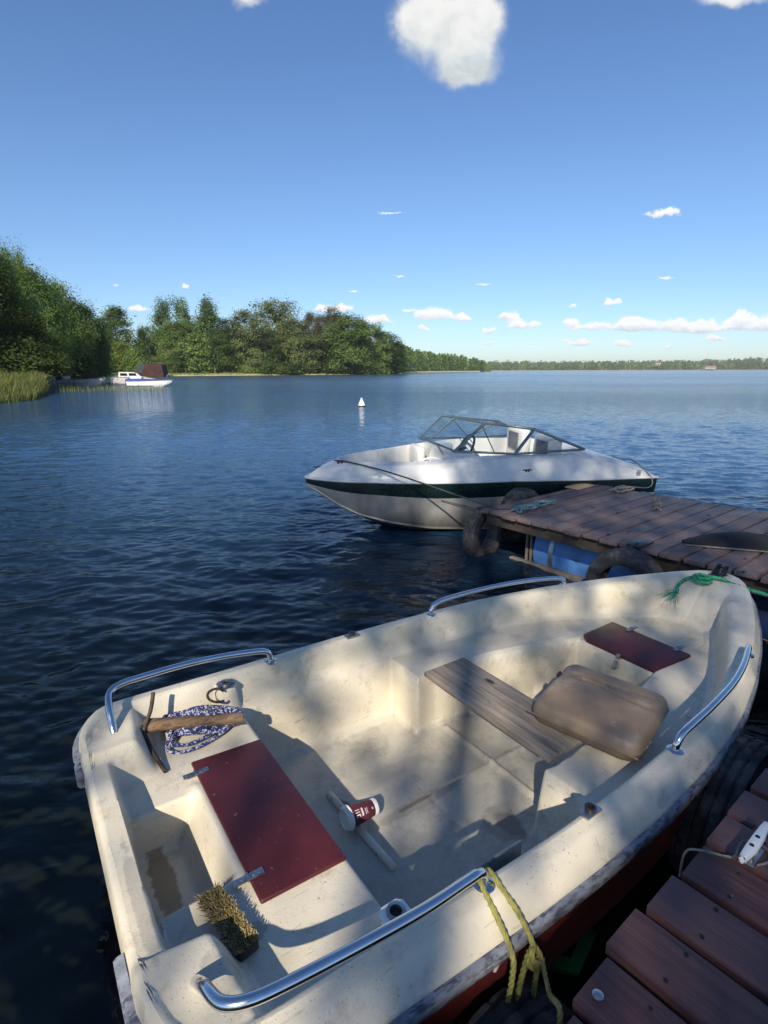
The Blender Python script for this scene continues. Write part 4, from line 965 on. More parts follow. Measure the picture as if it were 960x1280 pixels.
# close the ring across the transom
TR = [(-.085, t_) for t_ in np.linspace(-.47, .47, 40)[1:-1]]
ring = np.concatenate([OL, np.array(TR)]); rn = np.concatenate([nrm, np.tile([[-1.0, 0.0]], (len(TR), 1))])
wt = np.concatenate([np.clip(1 - (OL[:, 0] + .085) / .08, 0, 1), np.ones(len(TR))])
zr = liner_z(ring[:, 0] + 1e-4, ring[:, 1]); zr = np.where(np.arange(len(ring)) < len(OL), Zc(ring[:, 0]) * (1 - 0) , zr)
edge_mid = liner_z(np.full(1, -.084), np.array([.45]))[0]
zr[:len(OL)] = np.where(wt[:len(OL)] > 0, np.minimum(zr[:len(OL)], np.interp(wt[:len(OL)], [0, 1], [9, edge_mid + .0]) if False else zr[:len(OL)]), zr[:len(OL)])
def ringrow(side, trans):
    taper = 1 - .42 * ss(1.2, 2.5, ring[:, 0]); off = side[0] * taper * (1 - wt) + trans[0] * wt; dz = side[1] * (1 - wt) + trans[1] * wt
    p = ring + rn * off[:, None]; return p, dz
zliner_edge = np.concatenate([np.interp(OL[:, 0], rowsS, Zg[:, -1]), liner_z(np.full(len(TR), -.085), np.array([t_ for _, t_ in TR]))])
zabs = Zc(ring[:, 0])
lip = [((0, 0), (0, 0)), ((.030, -.003), (.008, -.002)), ((.040, -.0055), (.012, -.005)), ((.047, -.012), (.016, -.008)), ((.075, -.048), (.021, -.030)), ((.086, -.057), (.023, -.055)), ((.091, -.062), (.024, -.075)), ((.091, -.070), (.022, -.095))]
rows_ = []
for i, (a, c_) in enumerate(lip):
    p, dz = ringrow(a, c_); base = zliner_edge if i < 4 else zliner_edge * (1 - wt) + zliner_edge * wt
    z = base + dz; r_ = [(p[j][0], p[j][1], z[j]) for j in range(len(ring))]; rows_.append(r_ + [r_[0]])
b = MB(); b.grid(rows_[::-1]); b.build('gunwale', MAT['gel'], boat, 60)
hullp = [((.086, -.066), (.020, -.085)), ((.078, -.12), (.018, -.16)), ((.060, -.24), (.012, -.26)), ((.035, -.38), (0, -.38)), ((-.03, -.48), (-.03, -.48)), ((-.16, -.55), (-.12, -.55))]
rows_ = []
for a, c_ in hullp:
    p, dz = ringrow(a, c_); z = zliner_edge + dz; r_ = [(p[j][0], p[j][1], z[j]) for j in range(len(ring))]; rows_.append(r_ + [r_[0]])
b = MB(); b.grid(rows_[::-1]); b.build('hull', MAT['red_hull'], boat, 60)
# rub rail round sides and corners, open along the transom
idx = [len(OL) + j for j, (a, t_) in enumerate(TR) if t_ > .36] + list(range(len(OL))) + [len(OL) + j for j, (a, t_) in enumerate(TR) if t_ < -.30]
rp = [((.086, -.064), (.022, -.060)), ((.101, -.066), (.037, -.063)), ((.108, -.073), (.044, -.070)), ((.108, -.098), (.044, -.096)), ((.100, -.106), (.036, -.104)), ((.076, -.108), (.016, -.106))]
rows_ = []
for a, c_ in rp:
    p, dz = ringrow(a, c_); z = zabs + dz; rows_.append([(p[j][0], p[j][1], z[j]) for j in idx])
b = MB(); b.grid(rows_[::-1])
for e in (0, -1): b.add([r_[e] for r_ in rows_], [tuple(range(6))])
b.build('rub_rail', MAT['rub'], boat, 55)
# hatches
def hatch(poly, z0, z1, hinges, latch=None):
    bm = bmesh.new(); vs = [bm.verts.new((x_, y_, z0)) for x_, y_ in poly]; f = bm.faces.new(vs)
    r_ = bmesh.ops.extrude_face_region(bm, geom=[f]); bmesh.ops.translate(bm, verts=[v for v in r_['geom'] if isinstance(v, bmesh.types.BMVert)], vec=(0, 0, z1 - z0))
    bmesh.ops.recalc_face_normals(bm, faces=bm.faces[:]); bmesh.ops.bevel(bm, geom=bm.edges[:], offset=.006, segments=3, affect='EDGES', profile=.5)
    me = bpy.data.meshes.new('hatch'); bm.to_mesh(me); bm.free(); h = link('hatch', me, MAT['oxblood'], boat, 40)
    for x_, y_, ang in hinges:
        M = Matrix.Translation((x_, y_, z1)) @ Matrix.Rotation(ang, 4, 'Z'); b = MB()
        b.box((.024, 0, .002), (.040, .022, .003), M, .5, .001); b.box((-.022, 0, .002), (.036, .022, .003), M, .5, .001); b.tube([(0, -.013, .004), (0, .013, .004)], .0045, 10, True, .5, M)
        for sx in (-.030, -.016, .016, .032): b.lathe([(.0035, .003), (.003, .005), (.0005, .0055)], 10, M @ Matrix.Translation((sx, 0, 0)))
        b.build('hinge', MAT['dull'], h, 40)
    if latch:
        x_, y_ = latch; b = MB(); b.box((x_, y_, z1 - .006), (.012, .02, .022), None, .5, .002); b.box((x_ - .016, y_, z1 - .042), (.008, .018, .038), None, .5, .002); b.lathe([(.010, 0), (.010, .006), (.002, .008)], 12, Matrix.Translation((x_ - .020, y_, z1 - .055)) @ Matrix.Rotation(R(-90), 4, 'Y')); b.build('latch', MAT['dull'], h)
    return h
h1 = hatch([(.207, -.305), (.455, -.31), (.455, .31), (.207, .325)], .338, .352, [(.204, .255, 0), (.204, -.222, 0)])
h2 = hatch([(2.13, -.205), (2.40, -.225), (2.415, -.215), (2.425, .215), (2.17, .21), (2.13, .16)], .306, .328, [(2.428, .10, R(180)), (2.428, -.155, R(180))], (2.118, -.03))
# loose thwart board
b = MB(); b.box((1.362, -.004, .331), (.235, .70, .021), Matrix.Rotation(R(.4), 4, 'Z'), .5, .003); b.build('thwart', MAT['thwart'], boat)
# grab rails
def grab(pts, nm='grab_rail'):
    P = spline(pts, 8); b = MB(); b.tube(P, .0125, 14)
    r_ = b.build(nm, MAT['steel'], boat, 60)
    for e in (pts[0], pts[-1]):
        b = MB(); b.lathe([(.027, -.006), (.027, .001), (.022, .004), (.013, .005)], 22, Matrix.Translation(e)); b.build('foot', MAT['steel'], r_)
    return r_
for sg in (1, -1):
    grab([(.002, sg * .485, .452), (.002, sg * .505, .475), (.004, sg * .555, .520), (.018, sg * .612, .537), (.06, sg * .640, .542), (.14, sg * .652, .540), (.30, sg * .664, .534), (.45, sg * .666, .522), (.58, sg * .656, .507), (.618, sg * .652, .499), (.636, sg * .650, .484), (.641, sg * .648, .452)])
    grab([(1.502, sg * .636, .450), (1.508, sg * .636, .475), (1.535, sg * .636, .498), (1.60, sg * .634, .508), (1.75, sg * .622, .514), (1.95, sg * .595, .518), (2.12, sg * .555, .520), (2.27, sg * .506, .517), (2.315, sg * .489, .511), (2.334, sg * .481, .498), (2.337, sg * .480, .470)])
    # rowlock brackets on the gunwale
    b = MB(); M = Matrix.Translation((1.045, sg * .648, .4505)) @ Matrix.Rotation(R(-2) * sg, 4, 'Z'); b.box((0, 0, .004), (.068, .034, .008), M, .5, .003); rb = b.build('rowlock_bracket', MAT['dull'], boat)
    b = MB(); b.lathe([(.009, .008), (.015, .008), (.016, .020), (.009, .021)], 18, M, .5, True); b.lathe([(.009, .009), (.001, .0095)], 14, M); b.build('socket', MAT['black'], rb)
    # oar sockets on the moulded bosses
    M = Matrix.Translation((.425, sg * .586, float(Zc(.43)) - .0135)); b = MB()
    pl = [(-.034, -.02), (-.02, -.032), (.02, -.032), (.034, -.02), (.034, .018), (.02, .03), (-.02, .03), (-.034, .018)]
    b.prism(pl, 0, .004, M); pk = b.build('oar_socket', MAT['white_plastic'] if sg < 0 else MAT['dull'], boat)
    b = MB(); b.lathe([(.014, .004), (.022, .004), (.023, .011), (.015, .012)], 22, M, .5, True); b.build('ring', MAT['dull'], pk)
    b = MB(); b.lathe([(.0145, .0045), (.001, .0048)], 16, M); b.build('hole', MAT['darkhole'], pk)
    for x_, y_ in ((-.024, -.018), (.024, -.018)):
        b = MB(); b.lathe([(.005, .004), (.005, .006), (.001, .0065)], 10, M @ Matrix.Translation((x_, y_, 0))); b.build('screw', MAT['black'], pk)
b = MB(); b.tube(spline([(.700, -.175, .050), (.698, -.165, .060), (.690, .0, .061), (.684, .205, .061), (.684, .215, .050)], 8), .0135, 12); b.build('floor_batten', simple('pale_floor_batten', (.60, .575, .49), .45, var=.1, vs=14, dirt=((.25, .22, .17), 20, .55, .7)), boat, 60)
# aluminium bracket inside the starboard side
b = MB(); b.box((.772, -.532, .333), (.245, .006, .062), Matrix.Rotation(R(-1), 4, 'Z') @ Matrix.Identity(4), .5, .001); b.box((.772, -.556, .305), (.24, .05, .005), None); b.build('side_bracket', MAT['alu'], boat)
# oval drain plate, maker's sticker
b = MB(); b.lathe([(.015, 0), (.015, .002), (.012, .0025), (.001, .002)], 26, Matrix.Translation((.034, -.352, float(liner_z(np.array([.034]), np.array([-.352]))[0]) + .001)) @ Matrix.Rotation(-math.atan(float((liner_z(np.array([.034]), np.array([-.362])) - liner_z(np.array([.034]), np.array([-.342])))[0]) / .02), 4, 'X') @ Matrix.Diagonal((1.6, 1, 1, 1))); b.build('drain_plate', MAT['alu'], boat)
MS = Matrix.Translation((.502, -.6815, float(Zc(.5)) - .0155)) @ Matrix.Rotation(R(24), 4, 'X')
b = MB(); b.lathe([(.020, -.001), (.020, .0012), (.001, .0012)], 24, MS @ Matrix.Diagonal((1.1, .75, 1, 1))); stk = b.build('sticker', MAT['white_plastic'], boat)
b = MB()
for k in range(6):
    a = R(60 * k + 20); b.box((.012 * math.cos(a), .008 * math.sin(a), .0018), (.006, .004, .001), MS @ Matrix.Identity(4))
b.box((0, 0, .0018), (.008, .005, .001), MS); b.build('emblem', MAT['black'], stk)
# remains of white lettering on the red side under the rub rail
def strokes(lines, s0, dt=.012):
    b = MB()
    for pts in lines:
        P = [Vector((s0 + x_, -(float(Wd(s0 + x_)) + .0765), .316 + y_)) for x_, y_ in pts]
        for a, c_ in zip(P, P[1:]):
            d = (c_ - a); L = d.length; n_ = Vector((-d.z, 0, d.x)).normalized() * dt / 2; o = Vector((0, -.0012, 0))
            b.add([a + n_ + o, c_ + n_ + o, c_ - n_ + o, a - n_ + o, a + n_, c_ + n_, c_ - n_, a - n_], [(0, 1, 2, 3), (7, 6, 5, 4), (0, 4, 5, 1), (2, 6, 7, 3)])
    return b.build('worn_lettering', MAT['print'], boat)
strokes([[(0, 0), (0, .03)], [(0, .03), (.02, .028)]], .29, .006); strokes([[(0, 0), (0, .032)], [(0, .03), (.018, .028), (.02, .016), (.004, .012)]], .325, .006)
strokes([[(.016, .03), (.0, .028), (.012, .014), (.0, .002)]], .375, .006); strokes([[(0, .0), (.014, .03)], [(.016, .02), (.004, .014)]], .42, .006)
strokes([[(0, -.03), (.02, .0), (.035, -.004), (.05, .024)]], .61, .011); strokes([[(0, .03), (.022, .026), (.018, .0), (.036, -.012)], [(.026, .03), (.04, .0)]], .665, .012)
# bow fitting
b = MB(); M = Matrix.Translation((3.085, .012, float(Zc(3.08)) - .001)) @ Matrix.Rotation(R(-8), 4, 'Z')
b.box((0, 0, .004), (.085, .062, .007), M, .5, .002)
for sg in (-1, 1): b.prism([(-.030, .004), (.036, .004), (.050, .058), (.026, .060)], -.004, .004, M @ Matrix.Translation((0, sg * .022, 0)) @ Matrix.Rotation(R(90), 4, 'X'))
b.tube([(.034, -.03, .042), (.034, .03, .042)], .006, 8, True, .5, M); b.build('bow_chock', MAT['black'], boat)

# ------------------------------------------------------------------ things lying in the boat
def cushion_mesh():
    L, Wc, Hc = .355, .41, .088; n = 40; rows = []
    def sup(u, v):            # rounded slab, slightly puffed, with pulled seams
        return u, v
    top, bot = [], []
    for i in range(n + 1):
        a, c_ = [], []
        for j in range(n + 1):
            u, v = -1 + 2 * i / n, -1 + 2 * j / n
            # square to rounded square
            k = max(abs(u), abs(v)); 
            rc = .30; cu_, cv_ = max(0, abs(u) - (1 - rc)) / rc, max(0, abs(v) - (1 - rc)) / rc; m_ = max(cu_, cv_); hy = math.hypot(cu_, cv_); sc_ = (m_ / hy) if hy > 1e-6 else 1.0
            un = math.copysign(min(abs(u), 1 - rc) + rc * cu_ * sc_, u); vn = math.copysign(min(abs(v), 1 - rc) + rc * cv_ * sc_, v)
            e = max(0.0, 1 - max(0, (m_ - .45) / .55) ** 2) ** .5
            cr = -.011 * math.exp(-((u - .32 - .05 * math.sin(v * 3)) / .03) ** 2) * (1 - abs(v) ** 4) - .010 * math.exp(-((u - .55 + .08 * v) / .03) ** 2) * (1 - v * v) - .008 * math.exp(-((u - .44 + .05 * math.sin(v * 5)) / .02) ** 2) * (1 if v > -.4 else 0)
            a.append((un * L / 2, vn * Wc / 2, Hc * (.5 + .5 * e) + cr + .010 * (1 - u * u) * (1 - v * v) + .002 * mnoise.noise(Vector((u * 2, v * 2, 0)))))
            c_.append((un * L / 2, vn * Wc / 2, Hc * (.5 - .5 * e)))
        top.append(a); bot.append(c_)
    b = MB(); b.grid(top); b.grid([r_[::-1] for r_ in bot]); return b
t = empty('seat_cushion', bw(1.565, -.315, .345), BROT + R(13), 'tan vinyl seat cushion lying on the loose thwart board', 'cushion')
cb = cushion_mesh(); cv = cb.build('cover', MAT['cushion'], t, 70)
cv.rotation_euler = (R(0), R(-7), 0); cv.location = (0, 0, .018)
b = MB(); b.tube(spline([(-.178 , -.205 + .41 * k / 10, .050) for k in range(11)], 2), .0035, 6); pp_ = b.build('piping', MAT['cushion'], t, 60); pp_.rotation_euler = cv.rotation_euler; pp_.location = cv.location
b = MB(); b.box((.05, .19, .085), (.03, .012, .02), None, .5, .004); zp = b.build('zip_pull', MAT['black'], t); zp.rotation_euler = cv.rotation_euler; zp.location = cv.location

t = empty('paper_cup', bw(.648, .034, .112), BROT, 'maroon takeaway coffee cup with a white lid lying on the boat floor', 'cup')
CM = Matrix.Rotation(R(90 + 4), 4, 'Y')
b = MB(); b.lathe([(.039, .006), (.0385, .012), (.0285, .108)], 36, CM); b.build('body', MAT['maroon'], t, 40)
b = MB(); b.lathe([(.001, -.006), (.030, -.006), (.033, -.010), (.037, -.008), (.0405, .000), (.043, .004), (.0435, .010), (.041, .013), (.039, .010)], 36, CM); b.build('lid', MAT['white_plastic'], t, 35)
b = MB(); b.lathe([(.0286, .107), (.0300, .109), (.0300, .121), (.0282, .122), (.0270, .116), (.001, .116)], 36, CM); b.build('base_rim', MAT['white_plastic'], t, 35)
def on_cup(a, z, o=.0006): r_ = .0385 - .01 * (z - .012) / .096 + o; return CM @ Vector((r_ * math.cos(a), r_ * math.sin(a), z))
b = MB()
def cup_patch(a0, a1, z0, z1, n=5):
    b.grid([[on_cup(a0 + (a1 - a0) * i / n, z) for z in (z0, z1)] for i in range(n + 1)])
T0 = R(205)
for k, (h0, h1) in enumerate(((.024, .042), (.024, .042), (.024, .042))): cup_patch(T0 + k * .22, T0 + k * .22 + .07, h0, h1, 2)
cup_patch(T0 + .50, T0 + .70, .038, .042); cup_patch(T0 + .5, T0 + .55, .026, .042, 2); cup_patch(T0 + .50, T0 + .70, .024, .028)
cup_patch(T0 - .05, T0 + .72, .048, .055, 8); cup_patch(T0 + .1, T0 + .7, .064, .067, 8); cup_patch(T0 + .05, T0 + .7, .071, .073, 8); cup_patch(T0 + .3, T0 + .5, .092, .098, 4)
b.build('print', MAT['print'], t, None)

t = empty('scrub_brush', bw(.112, -.318, .346), BROT + R(9), 'worn straw-bristled brush head lying in the stern corner pocket', 'brush')
b = MB(); b.box((.008, 0, .012), (.052, .205, .024), None, .5, .007); b.build('block', MAT['brush_back'], t)
q = random.Random(12); b = MB()
for i in range(3400):
    x0_, y0_ = q.uniform(-.022, .026), q.uniform(-.098, .088); lx, ly = (x0_ - .012) * .35 - .004 + q.gauss(0, .005), y0_ * .03 + q.gauss(0, .005); h = q.uniform(.012, .018); w_ = q.uniform(.0008, .0018); a = q.uniform(0, 3.14)
    p = Vector((x0_ + .005, y0_, .022)); e = p + Vector((lx, ly, h)); s_ = Vector((math.cos(a), math.sin(a), 0)) * w_
    b.add([p - s_, p + s_, e + s_ * .7, e - s_ * .7], [(0, 1, 2, 3)], q.random())
b.build('bristles', MAT['bristle'], t, None)

t = empty('anchor', bw(.25, .46, .342), BROT, 'home-made anchor with a thick wooden stock and bent rusty iron prongs', 'anchor')
def al(s, t_, z): return Vector((s - .25, t_ - .46, z - .342))
b = MB(); b.tube(spline([al(.105, .530, .412), al(.2, .492, .408), al(.32, .442, .402), al(.425, .400, .396)], 6), [.020 + .004 * math.sin(i * .9) * .4 + .004 * (i < 7) for i in range(19)], 11); b.build('stock', MAT['anchorwood'], t, 50)
b = MB(); b.tube(spline([al(.120, .520, .405), al(.19, .492, .414), al(.26, .468, .412)], 5), [.017] * 11, 8); b.build('wedge', MAT['anchorwood'], t, 50)
b = MB(); b.tube(spline([al(.150, .545, .525), al(.130, .522, .47), al(.098, .500, .418), al(.098, .478, .404), al(.108, .41, .372), al(.124, .325, .350)], 6), [.0075] * 31, 8)
b.tube(spline([al(.118, .515, .42), al(.106, .52, .41), al(.10, .535, .40)], 4), .009, 8); b.build('prongs', MAT['rust'], t, 50)
b = MB(); b.tube(spline([al(.37 + .03 * math.cos(k), .545 + .03 * math.sin(k), .425 + .02 * math.sin(k * .5 + 1)) for k in np.linspace(0, 5.6, 9)], 5), .005, 8); b.build('shackle', MAT['rust'], t, 50)
for px_, py_ in ((.100, .552), (.094, .535)):
    b = MB(); b.lathe([(.009, 0), (.009, .008), (.001, .010)], 12, Matrix.Translation(al(px_, py_, .400)) @ Matrix.Rotation(R(-60), 4, 'Y')); b.build('nail_head', MAT['dull'], t)
q = random.Random(17); P = []
for k in range(260):
    a = k * .58; f = .5 + .5 * math.sin(k * .11); u = .135 * math.cos(a) * (1 + q.uniform(-.25, .15)); v = (.034 + .024 * f) * math.sin(a) * (1 + q.uniform(-.5, .35))
    ce = (.295, .525 - .02 * f); P.append(bw(ce[0] + u * .93 + v * .36, ce[1] - u * .36 + v * .93, (.349 + .036 * (k / 260) + .014 * q.random())))
for s_, t_, z_ in ((.22, .50, .40), (.17, .47, .365), (.155, .42, .358), (.19, .39, .355), (.25, .385, .355), (.31, .40, .355), (.36, .42, .358), (.40, .45, .36)): P.append(bw(s_, t_, z_))
for s_, t_, z_ in ((.36, .44, .358), (.29, .42, .360), (.22, .41, .362), (.17, .44, .365), (.20, .49, .37)): P.append(bw(s_, t_, z_))
b = MB(); b.tube(spline(P, 5), .0060, 7); tag(b.build('braided_rope', MAT['rope_fleck'], None, 60), 'coil of navy and white braided rope under the anchor stock', 'rope')

# ------------------------------------------------------------------ mooring ropes of the rowboat
b = MB(); r_y = .0072
rope(b, [bw(*p) for p in [(.655, -.635, .470), (.640, -.625, .474), (.628, -.640, .474), (.622, -.680, .452), (.618, -.725, .425), (.612, -.772, .385), (.606, -.780, .33), (.595, -.778, .24), (.585, -.775, .16), (.572, -.79, .115), (.556, -.80, .12), (.548, -.80, .16), (.560, -.795, .185), (.580, -.79, .15), (.600, -.785, .13), (.612, -.785, .17), (.624, -.783, .26), (.640, -.782, .33), (.655, -.783, .375)]], r_y)
rope(b, [bw(*p) for p in [(.655, -.635, .470), (.664, -.645, .472), (.668, -.680, .452), (.672, -.725, .428), (.670, -.772, .395), (.664, -.785, .378), (.650, -.786, .366), (.648, -.796, .352), (.664, -.800, .350), (.678, -.793, .362), (.672, -.783, .378), (.656, -.788, .382), (.652, -.800, .366), (.668, -.803, .356), (.684, -.796, .350)]], r_y)
K = bw(.684, -.796, .350)
rope(b, [K, K.lerp(DM @ Vector((-.035, .012, .44)), .5) + Vector((0, 0, -.03)), DM @ Vector((-.035, .014, .44)), DM @ Vector((-.038, .010, .36)), DM @ Vector((-.04, .0, .30))], r_y * .85)
rope(b, [bw(.668, -.80, .350), bw(.672, -.79, .25), bw(.690, -.78, .12), bw(.672, -.80, .06), bw(.63, -.81, .05), bw(.60, -.81, .02), bw(.585, -.81, -.05)], r_y)
rope(b, [bw(.592, -.778, .20), bw(.588, -.785, .08), bw(.585, -.80, -.08)], r_y)
tag(b.build('yellow_rope', MAT['rope_yellow'], None, 60), 'faded yellow rope knotted over the rowboat grab rail and tied to the dock', 'rope')
b = MB(); zc3 = float(Zc(2.9))
rope(b, [bw(*p) for p in [(2.80, .085, zc3 - .055), (2.83, .095, zc3 - .02), (2.875, .085, zc3 + .008), (2.915, .065, zc3 + .018), (2.955, .03, zc3 + .014), (2.945, -.02, zc3 + .016), (2.90, -.015, zc3 + .014), (2.885, .03, zc3 + .02), (2.92, .06, zc3 + .03), (2.965, .035, zc3 + .028), (2.955, -.005, zc3 + .028), (2.915, .0, zc3 + .030), (2.90, .035, zc3 + .032), (2.94, .045, zc3 + .036), (2.985, .0, zc3 + .026), (3.02, -.05, zc3 + .020), (3.04, -.12, zc3 + .0)]] + [DM @ Vector((2.50, .06, .475)), DM @ Vector((2.52, -.03, .480)), DM @ Vector((2.60, -.14, .482))], .0105)
q = random.Random(5)
for k in range(46):
    e = Vector((2.80, .085, zc3 - .055)); d_ = Vector((q.gauss(-.03, .018), q.gauss(.012, .022), q.gauss(-.012, .016))); m_ = e + d_ * .6 + Vector((0, 0, .008))
    b.tube([bw(*(e + Vector((q.gauss(0, .004), q.gauss(0, .004), 0)))), bw(*m_), bw(*(e + d_ * 1.2 - Vector((0, 0, .006))))], .0011, 4)
tag(b.build('green_rope', MAT['rope_green'], None, 60), 'green bow rope with a frayed end knotted on the rowboat bow', 'rope')
# ================================================================== SPEEDBOAT
SB0 = Vector((-.82, 5.75, 0)); SROT = R(16)
sb = empty('speedboat', SB0, SROT, 'white speedboat with a dark green band and wraparound windshield behind the dock', 'speedboat')
sb.rotation_euler = (R(3), 0, SROT)
SBM = Matrix.Translation(SB0) @ Matrix.Rotation(SROT, 4, 'Z') @ Matrix.Rotation(R(3), 4, 'X')
def ip(xs, ys): return lambda x: np.interp(x, xs, ys)
_hb = ip([0, .05, .1, .25, .5, .8, 1.2, 1.6, 2.2, 3.0, 3.8], [.015, .085, .135, .27, .42, .54, .645, .705, .74, .735, .68])
def hb(x): return sum(_hb(np.clip(x + d, 0, 3.8)) for d in (-.08, -.04, 0, .04, .08)) / 5 if np.ndim(x) else float(sum(_hb(min(3.8, max(0, x + d))) for d in (-.08, -.04, 0, .04, .08)) / 5) if x > .1 else float(_hb(x))
zg = ip([0, .6, 2.0, 3.8], [.575, .60, .60, .525])
bandh = ip([0, .3, .5, 1.2, 3.8], [.055, .105, .125, .16, .17])
chz = ip([0, .15, .3, .5, .8, 1.2, 2, 3.8], [.50, .41, .31, .215, .145, .09, .05, .02])
kz = ip([0, .08, .25, .4, .6, .85, 1.2, 3.8], [.515, .44, .325, .225, .10, -.02, -.12, -.15])
XS = np.concatenate([np.linspace(0, .5, 16)[:-1], np.linspace(.5, 3.8, 50)])
def sec(fn): return [[(float(x), s * y, z) for (y, z) in fn(x)] for x in XS for s in (1,)]
def both(fn): return [[(float(x), -y, z) for (y, z) in fn(x)][::-1] + [(float(x), y, z) for (y, z) in fn(x)][1:] for x in XS]
def f_band(x): h = hb(x); return [(h, float(zg(x))), (h + .004, float(zg(x)) - .012), (h * .985 - .004, float(zg(x) - bandh(x)))]
b = MB()
for s in (1, -1): b.grid([[(float(x), s * y, z) for y, z in f_band(x)] for x in XS])
b.add([(3.8, s * y, z) for s in (1,) for y, z in f_band(3.8)[::2]] + [(3.8, -y, z) for y, z in f_band(3.8)[::2][::-1]], [(0, 1, 2, 3)]); b.build('green_band', MAT['green_band'], sb, 40)
def f_low(x):
    h = hb(x) * .985 - .004; zb_ = float(zg(x) - bandh(x)); c_ = float(chz(x)); k = float(kz(x)); c_ = min(c_, zb_ - .01); k = min(k, c_ - .003)
    yc = hb(x) * float(np.interp(x, [0, .3, 1, 3.8], [.55, .62, .80, .88]))
    return [(0, k), (yc * .5, k + (c_ - k) * .50), (yc * .52 + .010, k + (c_ - k) * .48), (yc * .97, c_ - .012), (yc + .012, c_ + .002), (yc + .004, c_ + .02), ((yc + h) / 2 + .01, (c_ + zb_) / 2), (h, zb_)]
b = MB(); rws = both(f_low); b.grid(rws); b.add(rws[-1], [tuple(range(len(rws[-1])))]); b.build('hull', MAT['hull_shade_grime'], sb, 28)
b = MB()
for s in (1, -1): b.tube([(float(x), s * (hb(x) + .004), float(zg(x)) + .006) for x in XS], .014, 8)
b.build('rub_strip', MAT['white_gel'], sb, 60)
crown = ip([0, .12, .4, 1.0, 1.8, 2.8, 3.25, 3.6, 3.8], [.02, .09, .155, .175, .225, .24, .205, .12, .03])
xs = np.concatenate([np.linspace(0, .4, 20)[:-1], np.linspace(.4, 3.8, 150)]); us = np.linspace(-1, 1, 121)
HBv = np.array([hb(float(x)) for x in xs]); Xg, Ug2 = np.meshgrid(xs, us, indexing='ij'); Yg = Ug2 * HBv[:, None]; dg = HBv[:, None] - np.abs(Yg)
zt = zg(Xg) + crown(Xg) * np.interp(dg, [0, .015, .06, .12, .20, .5], [0, .18, .62, .90, 1.0, 1.06])
zt = zt - .020 * np.exp(-((dg - (.045 + .02 * np.sin(Xg * 1.1))) / .008) ** 2) * ss(1.6, 2.4, Xg) * (1 - ss(3.4, 3.7, Xg)) - .006 * np.exp(-((dg - .02) / .005) ** 2) * ss(.2, .4, Xg)
zt = zt - .018 * np.exp(-((dg - (.30 - .075 * Xg + .06)) / .012) ** 2) * ss(2.8, 3.1, Xg) * (1 - ss(3.5, 3.7, Xg))
inn = .235
cb_ = ss(.36, .41, Xg) * (1 - ss(1.40, 1.44, Xg)) * ss(inn - .02, inn, dg); cm_ = ss(1.70, 1.74, Xg) * (1 - ss(3.02, 3.06, Xg)) * ss(inn - .02, inn, dg)
walk = ss(1.38, 1.42, Xg) * (1 - ss(1.7, 1.75, Xg)) * (1 - ss(.16, .18, np.abs(Yg)))
hole = np.clip(cb_ + cm_ + walk, 0, 1); zt = zt * (1 - hole) + .26 * hole
bowseat = cb_ * np.clip(ss(.16, .13, 0 * Xg) * 0 + ss(.15, .17, np.abs(Yg)) + (1 - ss(.75, .78, Xg)), 0, 1); zt = zt + .20 * bowseat
grid_mesh('deck', Xg, Yg, zt, MAT['white_gel'], sb, 50)
# seats
def pad(c, d, M=None, mat='vinyl', name='seat', bev=.04):
    b = MB(); b.box(c, d, M, .5, bev); return b.build(name, MAT[mat], sb, 50)
pad((1.32, .30, .64), (.10, .34, .34), Matrix.Identity(4), 'vinyl', 'bow_backrest'); pad((1.32, -.30, .60), (.10, .30, .28), None, 'vinyl', 'bow_backrest')
pad((.85, .40, .60), (.75, .07, .26), Matrix.Translation((.85, .40, 0)) @ Matrix.Rotation(R(11), 4, 'Z') @ Matrix.Translation((-.85, -.40, 0)), 'vinyl', 'bow_side_pad')
for y_, mt in ((.34, 'vinyl'), (-.30, 'vinyl')):
    s1 = pad((2.42, y_, .50), (.42, .42, .14), None, mt, 'seat'); bk = pad((2.62, y_, .74), (.12, .42, .46), None, mt, 'backrest')
    b = MB(); b.box((2.55, y_, .82), (.02, .22, .20), None, .5, .008); g_ = b.build('backrest_panel', MAT['greyvinyl'], bk)
pad((2.96, 0, .60), (.16, .9, .34), None, 'vinyl', 'rear_bench')
b = MB(); b.lathe([(.145, -.010), (.165, -.010), (.165, .010), (.145, .010)], 28, Matrix.Translation((1.92, .30, .76)) @ Matrix.Rotation(R(-62), 4, 'Y'), .5, True); b.tube([(1.74, .30, .70), (1.92, .30, .76)], .02, 8); b.build('steering_wheel', MAT['black'], sb)
# windshield: posts, rails, panes
def ZL(x, y, z): return z - .0 
wpts = dict(FA=(2.06, .62, .815), FT=(2.40, .46, 1.03), A=(1.44, .60, .84), At=(1.66, .42, 1.12), B=(1.50, .44, .835), Bt=(1.78, .31, 1.115), C=(1.52, -.30, .845), Ct=(1.90, -.20, 1.115), D=(2.06, -.60, .850), Dt=(2.36, -.43, 1.07), E=(2.88, -.60, .865), FE=(2.88, .62, .83))
V = {k: Vector(v) for k, v in wpts.items()}
wf = []
def bar(n, pts, r=.013, nm='windshield_frame'):
    b = MB(); b.tube([V[p] if isinstance(p, str) else p for p in pts], r, 8); return b.build(nm, MAT['frame'], sb, 50)
bar(0, ['A', 'B', 'C', 'D', 'E'], .012); bar(0, ['At', 'Bt', 'Ct', 'Dt', 'E'], .014)
for a, c_, r_ in (('A', 'At', .009), ('B', 'Bt', .013), ('C', 'Ct', .016), ('D', 'Dt', .017)): bar(0, [a, c_], r_, 'windshield_post')
bar(0, ['A', 'FA', 'FE'], .011); bar(0, ['At', 'FT', 'FE'], .011); bar(0, ['FA', 'FT'], .012, 'windshield_post')
def inner(x, y): return V[x].lerp(V[y], .5)
